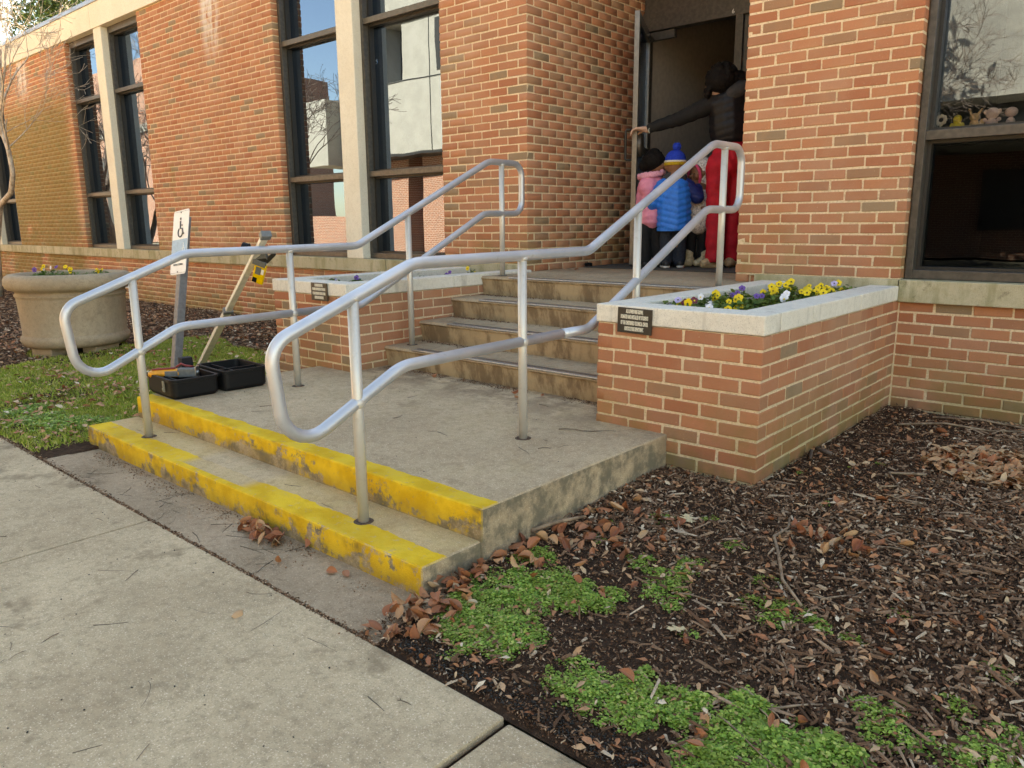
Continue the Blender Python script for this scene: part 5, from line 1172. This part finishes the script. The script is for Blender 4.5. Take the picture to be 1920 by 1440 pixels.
b=MB(); b.chain([(.015,.02,1.16),(.01,.03,1.28),(.0,.02,1.38)],[.172,.17,.16]); b.chain([(-.12,.01,1.38),(.16,.05,1.40)],[.085,.09]); b.ell((.06,-.02,1.47),(.155,.14,.10),18,12,rot=Matrix.Rotation(R(-14),3,'Y')); b.ell((.14,.04,1.45),(.12,.12,.13),16,12)
remeshed('vest',b,M['vest'],Wm,.010,4,puff(48,.006,.25))
b=MB(); b.ell((.05,-.045,1.475),(.135,.125,.085),18,12,rot=Matrix.Rotation(R(-20),3,'Y')); b.ell((.0,-.03,1.44),(.10,.10,.06),14,10); remeshed('hood',b,M['greyhood'],Wm,.009,3)
b=MB(); b.chain([(-.08,.0,1.41),(-.40,.10,1.275),(-.635,.18,1.212)],[.085,.062,.044]); b.chain([(.18,.06,1.40),(.25,.14,1.16),(.15,.21,1.04)],[.08,.06,.045])
remeshed('sleeves',b,M['knit'],Wm,.009,4,wrinkle(.002,2))
b=MB(); rs=random.Random(4)
b.ell((-.09,-.03,1.565),(.128,.13,.115),16,12); b.ell((.06,.0,1.56),(.12,.11,.09),16,12)
for k in range(170):
    a=rs.uniform(0,6.28); ph=rs.uniform(-.6,1.4); dx=Vector((math.cos(a)*math.cos(ph)*.115,math.sin(a)*math.cos(ph)*.12,math.sin(ph)*.105)); c0=Vector((-.075,-.02,1.585))+dx*1.12
    
    b.ell(c0,(.015,.015,.018),8,6)
for k in range(14): b.ell((-.185+rs.uniform(-.02,.02),rs.uniform(-.09,.02),1.56-k*.010+rs.uniform(-.02,.02)),(.020,.020,.026),8,6)
remeshed('hair',b,M['hair'],Wm,.008,1)
b=MB(); b.cap((-.16,-.03,.045),(-.055,0,.05),.040,.045); b.cap((-.05,0,.04),(-.03,.01,.08),.045,.05); b.cap((.07,.03,.045),(.12,.08,.05),.045,.048); b.box(-.19,.0,-.05,.045,.002,.018)
remeshed('shoes',b,M['tanshoe'],Wm,.008,3)
br=MB(); 
for k in range(16): a=k*.4; br.ell((-.648+.006*math.sin(a*3),.185+.034*math.cos(a),1.207+.036*math.sin(a)),(.007,.007,.007),6,5)
br.build('bracelet',M['steel'],Wm)
def kidbody(P,h,skin,armL,armR,headc,hr,fwd,vox=.0075):
    sk=MB(); s=h
    for sx in (-1,1): sk.chain([(sx*.055,0,.05),(sx*.052,0,.22*s),(sx*.05,0,.45*s)],[.03,.038,.05])
    sk.chain([(0,0,.45*s),(0,0,.72*s)],[.085,.085]); sk.chain([(0,0,.72*s),(headc[0]*.6,headc[1]*.6,headc[2]-hr*.8)],[.04,.035]); sk.ell(headc,(hr*.92,hr,hr*1.08),16,12); face(sk,headc,hr*.98,fwd)
    for A in (armL,armR): 
        if A: sk.chain(A,[.035,.028,.02]); d=Vector(A[-1])-Vector(A[-2]); hand(sk,A[-1],d,(0,-.4,1) if abs(d.normalized().z)<.8 else (0,-1,0),.60,.7)
    return remeshed('body',sk,M[skin],P,vox,2)
# pink child, partly behind the door edge
Pk=person(-2.385,2.99,'small child in pink hooded coat with black hair nearest the door leaf')
kidbody(Pk,1.0,'skinbrown',[(-.08,.02,.70),(-.10,.08,.56),(-.07,.14,.50)],[(.11,.02,.70),(.13,.08,.56),(.08,.14,.52)],(.03,.0,.90),.082,(.8,.6,-.1))
b=MB(); b.chain([(-.005,0,.46),(-.01,0,.58),(0,0,.72)],[.125,.115,.115]); b.chain([(-.075,.01,.72),(-.10,.07,.56),(-.07,.12,.51)],[.06,.05,.042]); b.chain([(.08,.01,.72),(.13,.08,.57),(.09,.13,.53)],[.06,.05,.042]); b.ell((-.055,-.06,.72),(.085,.075,.095),14,10,rot=Matrix.Rotation(R(20),3,'Y'))
remeshed('coat',b,M['pinkjacket'],Pk,.009,4,puff(52,.005))
b=MB(); rs=random.Random(9)
for k in range(90): a=k/90*6.28; b.ell((-.02+.105*math.cos(a)+rs.uniform(-.01,.01),-.01+.095*math.sin(a),.815+.018*math.cos(a)+rs.uniform(-.012,.012)),(.022,.022,.020),8,6)
remeshed('hood_trim',b,M['pinkfur'],Pk,.007,1)
b=MB(); b.ell((.0,-.005,.935),(.10,.10,.092),16,12); b.ell((-.08,.02,.90),(.05,.06,.055),12,8); b.ell((.0,-.02,1.0),(.055,.05,.045),12,8)
for k in range(60): a=rs.uniform(0,6.28); q=rs.uniform(0,1.5); b.ell((.0+.095*math.cos(a)*math.cos(q),.095*math.sin(a)*math.cos(q),.94+.085*math.sin(q)),(.014,.014,.014),6,5)
remeshed('hair',b,M['hair'],Pk,.007,1)
b=MB()
for sx in (-1,1): b.chain([(sx*.06+.01,0,.05),(sx*.058,0,.24),(sx*.05,0,.44)],[.052,.056,.068])
remeshed('trousers',b,M['blackpants'],Pk,.009,4,wrinkle(.002,1))
b=MB(); b.cap((-.055,-.03,.028),(-.05,.06,.03),.03,.026); b.cap((.07,-.06,.028),(.065,.03,.03),.03,.026); remeshed('shoes',b,M['shoe'],Pk,.007,2)
# boy in blue
Bo=person(-2.16,2.99,'small child in blue quilted jacket and blue bobble hat seen from behind')
kidbody(Bo,1.05,'skinbrown',[(-.13,.0,.70),(-.19,.05,.56),(-.17,.12,.48)],[(.13,.0,.71),(.20,.0,.60),(.20,.06,.715)],(.0,.03,.885),.088,(.1,1,0))
b=MB(); b.chain([(.0,0,.34),(.0,0,.50),(0,0,.67)],[.150,.150,.135]); b.chain([(-.10,.0,.71),(-.185,.03,.58),(-.18,.10,.52)],[.07,.062,.05])
jk=remeshed('jacket',b,M['bluejacket'],Bo,.009,3,puff(60,.011,-.28))
hc=np.empty(len(jk.data.vertices)*3); jk.data.vertices.foreach_get('co',hc); hc=hc.reshape(-1,3); hc[:,2]=np.maximum(hc[:,2],.325+.02*hc[:,0]); jk.data.vertices.foreach_set('co',hc.ravel())
b=MB(); b.chain([(.10,.0,.71),(.195,-.01,.615),(.205,.04,.69)],[.07,.062,.046]); remeshed('right_sleeve',b,M['navy'],Bo,.008,3,puff(70,.005))
b=MB(); b.chain([(-.03,.02,.76),(.03,.02,.76)],[.082,.082]); b.ell((0,-.03,.75),(.09,.06,.06)); remeshed('collar',b,M['greyhood'],Bo,.008,3)
b=MB(); b.ell((0,.03,.935),(.092,.098,.085),18,12); b.ell((.0,.03,.985),(.060,.060,.035),12,8); ht=remeshed('hat',b,M['hatblue'],Bo,.007,2)
hc=np.empty(len(ht.data.vertices)*3); ht.data.vertices.foreach_get('co',hc); hc=hc.reshape(-1,3); hc[:,2]=np.maximum(hc[:,2],.915); ht.data.vertices.foreach_set('co',hc.ravel())
b=MB(); rs=random.Random(2)
for k in range(70): v=Vector((rs.gauss(0,1),rs.gauss(0,1),rs.gauss(0,1))).normalized()*.03; b.ell((v.x+.01,v.y+.03,v.z+1.045),(.011,.011,.011),6,5)
b.ell((.01,.03,1.045),(.03,.03,.03)); o=remeshed('bobble',b,M['hatblue'],ht,.006,1)
b=MB(); b.lathe([(.090,-.02),(.097,-.018),(.099,.0),(.096,.006)],32,(0,.03,.905)); b.build('hat_band',M['hatyellow'],ht,smooth=True)
b=MB(); b.lathe([(.096,.0),(.0985,.004),(.0965,.014),(.093,.016)],32,(0,.03,.912)); b.build('hat_stripe',M['hatwhite'],ht,smooth=True)
b=MB()
for sx,dy in ((-1,0),(1,.02)): b.chain([(sx*.062,dy,.06),(sx*.062,dy,.24),(sx*.055,0,.42)],[.058,.06,.072])
remeshed('trousers',b,M['jeans'],Bo,.009,4,wrinkle(.0025,3))
for sx,dy,rz in ((-1,.0,.1),(1,.03,-.5)):
    b=MB(); b.cap((sx*.065,dy-.045,.036),(sx*.065+.05*math.sin(-rz),dy+.07,.036),.034,.032); o=remeshed('shoe',b,M['shoe'],Bo,.007,2)
    b=MB(); b.cap((sx*.065,dy-.05,.012),(sx*.065+.05*math.sin(-rz),dy+.075,.012),.034,.032); q=b.build('sole',M['sole'],o,smooth=True)
    for v in q.data.vertices: v.co.z=max(.001,min(.02,v.co.z))
# child in pale patterned coat, facing left
Gy=person(-2.07,3.25,'small child in pale patterned hooded coat with pink trim facing left')
fw=(-.85,-.45,-.25)
kidbody(Gy,.95,'skinbrown',[(-.10,-.02,.62),(-.12,-.10,.54),(-.06,-.12,.62)],[(.10,.02,.62),(.12,-.05,.50),(.05,-.12,.52)],(-.01,.0,.83),.080,fw)
b=MB(); b.chain([(.0,0,.40),(.0,0,.52),(.01,0,.62)],[.118,.115,.105]); b.chain([(-.09,-.02,.62),(-.12,-.09,.55),(-.08,-.11,.60)],[.052,.045,.036]); b.chain([(.09,.02,.62),(.12,-.05,.50),(.07,-.11,.51)],[.052,.045,.036])
remeshed('coat',b,M['greyjacket'],Gy,.009,3,puff(55,.006))
b=MB(); b.ell((.035,.02,.855),(.10,.10,.115),18,14); b.ell((.03,.02,.76),(.085,.085,.07),14,10); remeshed('hood',b,M['greyjacket'],Gy,.008,2)
b=MB(); f=Vector(fw).normalized(); s1=f.cross(Vector((0,0,1))).normalized(); u1=s1.cross(f); cc=Vector((-.01,.0,.825))+f*.045
b.tube([cc+s1*.075*math.cos(a)+u1*.092*math.sin(a) for a in [k*6.2832/24 for k in range(25)]],.014,8,cap=False); b.build('hood_trim',M['pinktrim'],Gy,smooth=True)
eyes(Gy,(-.01,.0,.83),.080,fw)
b=MB()
for sx in (-1,1): b.chain([(sx*.05,0,.10),(sx*.052,0,.24),(sx*.045,0,.40)],[.042,.046,.06])
remeshed('trousers',b,M['blackpants'],Gy,.009,3)
for sx in (-1,1):
    b=MB(); b.cap((sx*.06,0,.05),(sx*.058,0,.13),.042,.046); b.cap((sx*.06-.06,-.02,.034),(sx*.06,0,.036),.032,.036); remeshed('boot',b,M['goldboot'],Gy,.007,2)
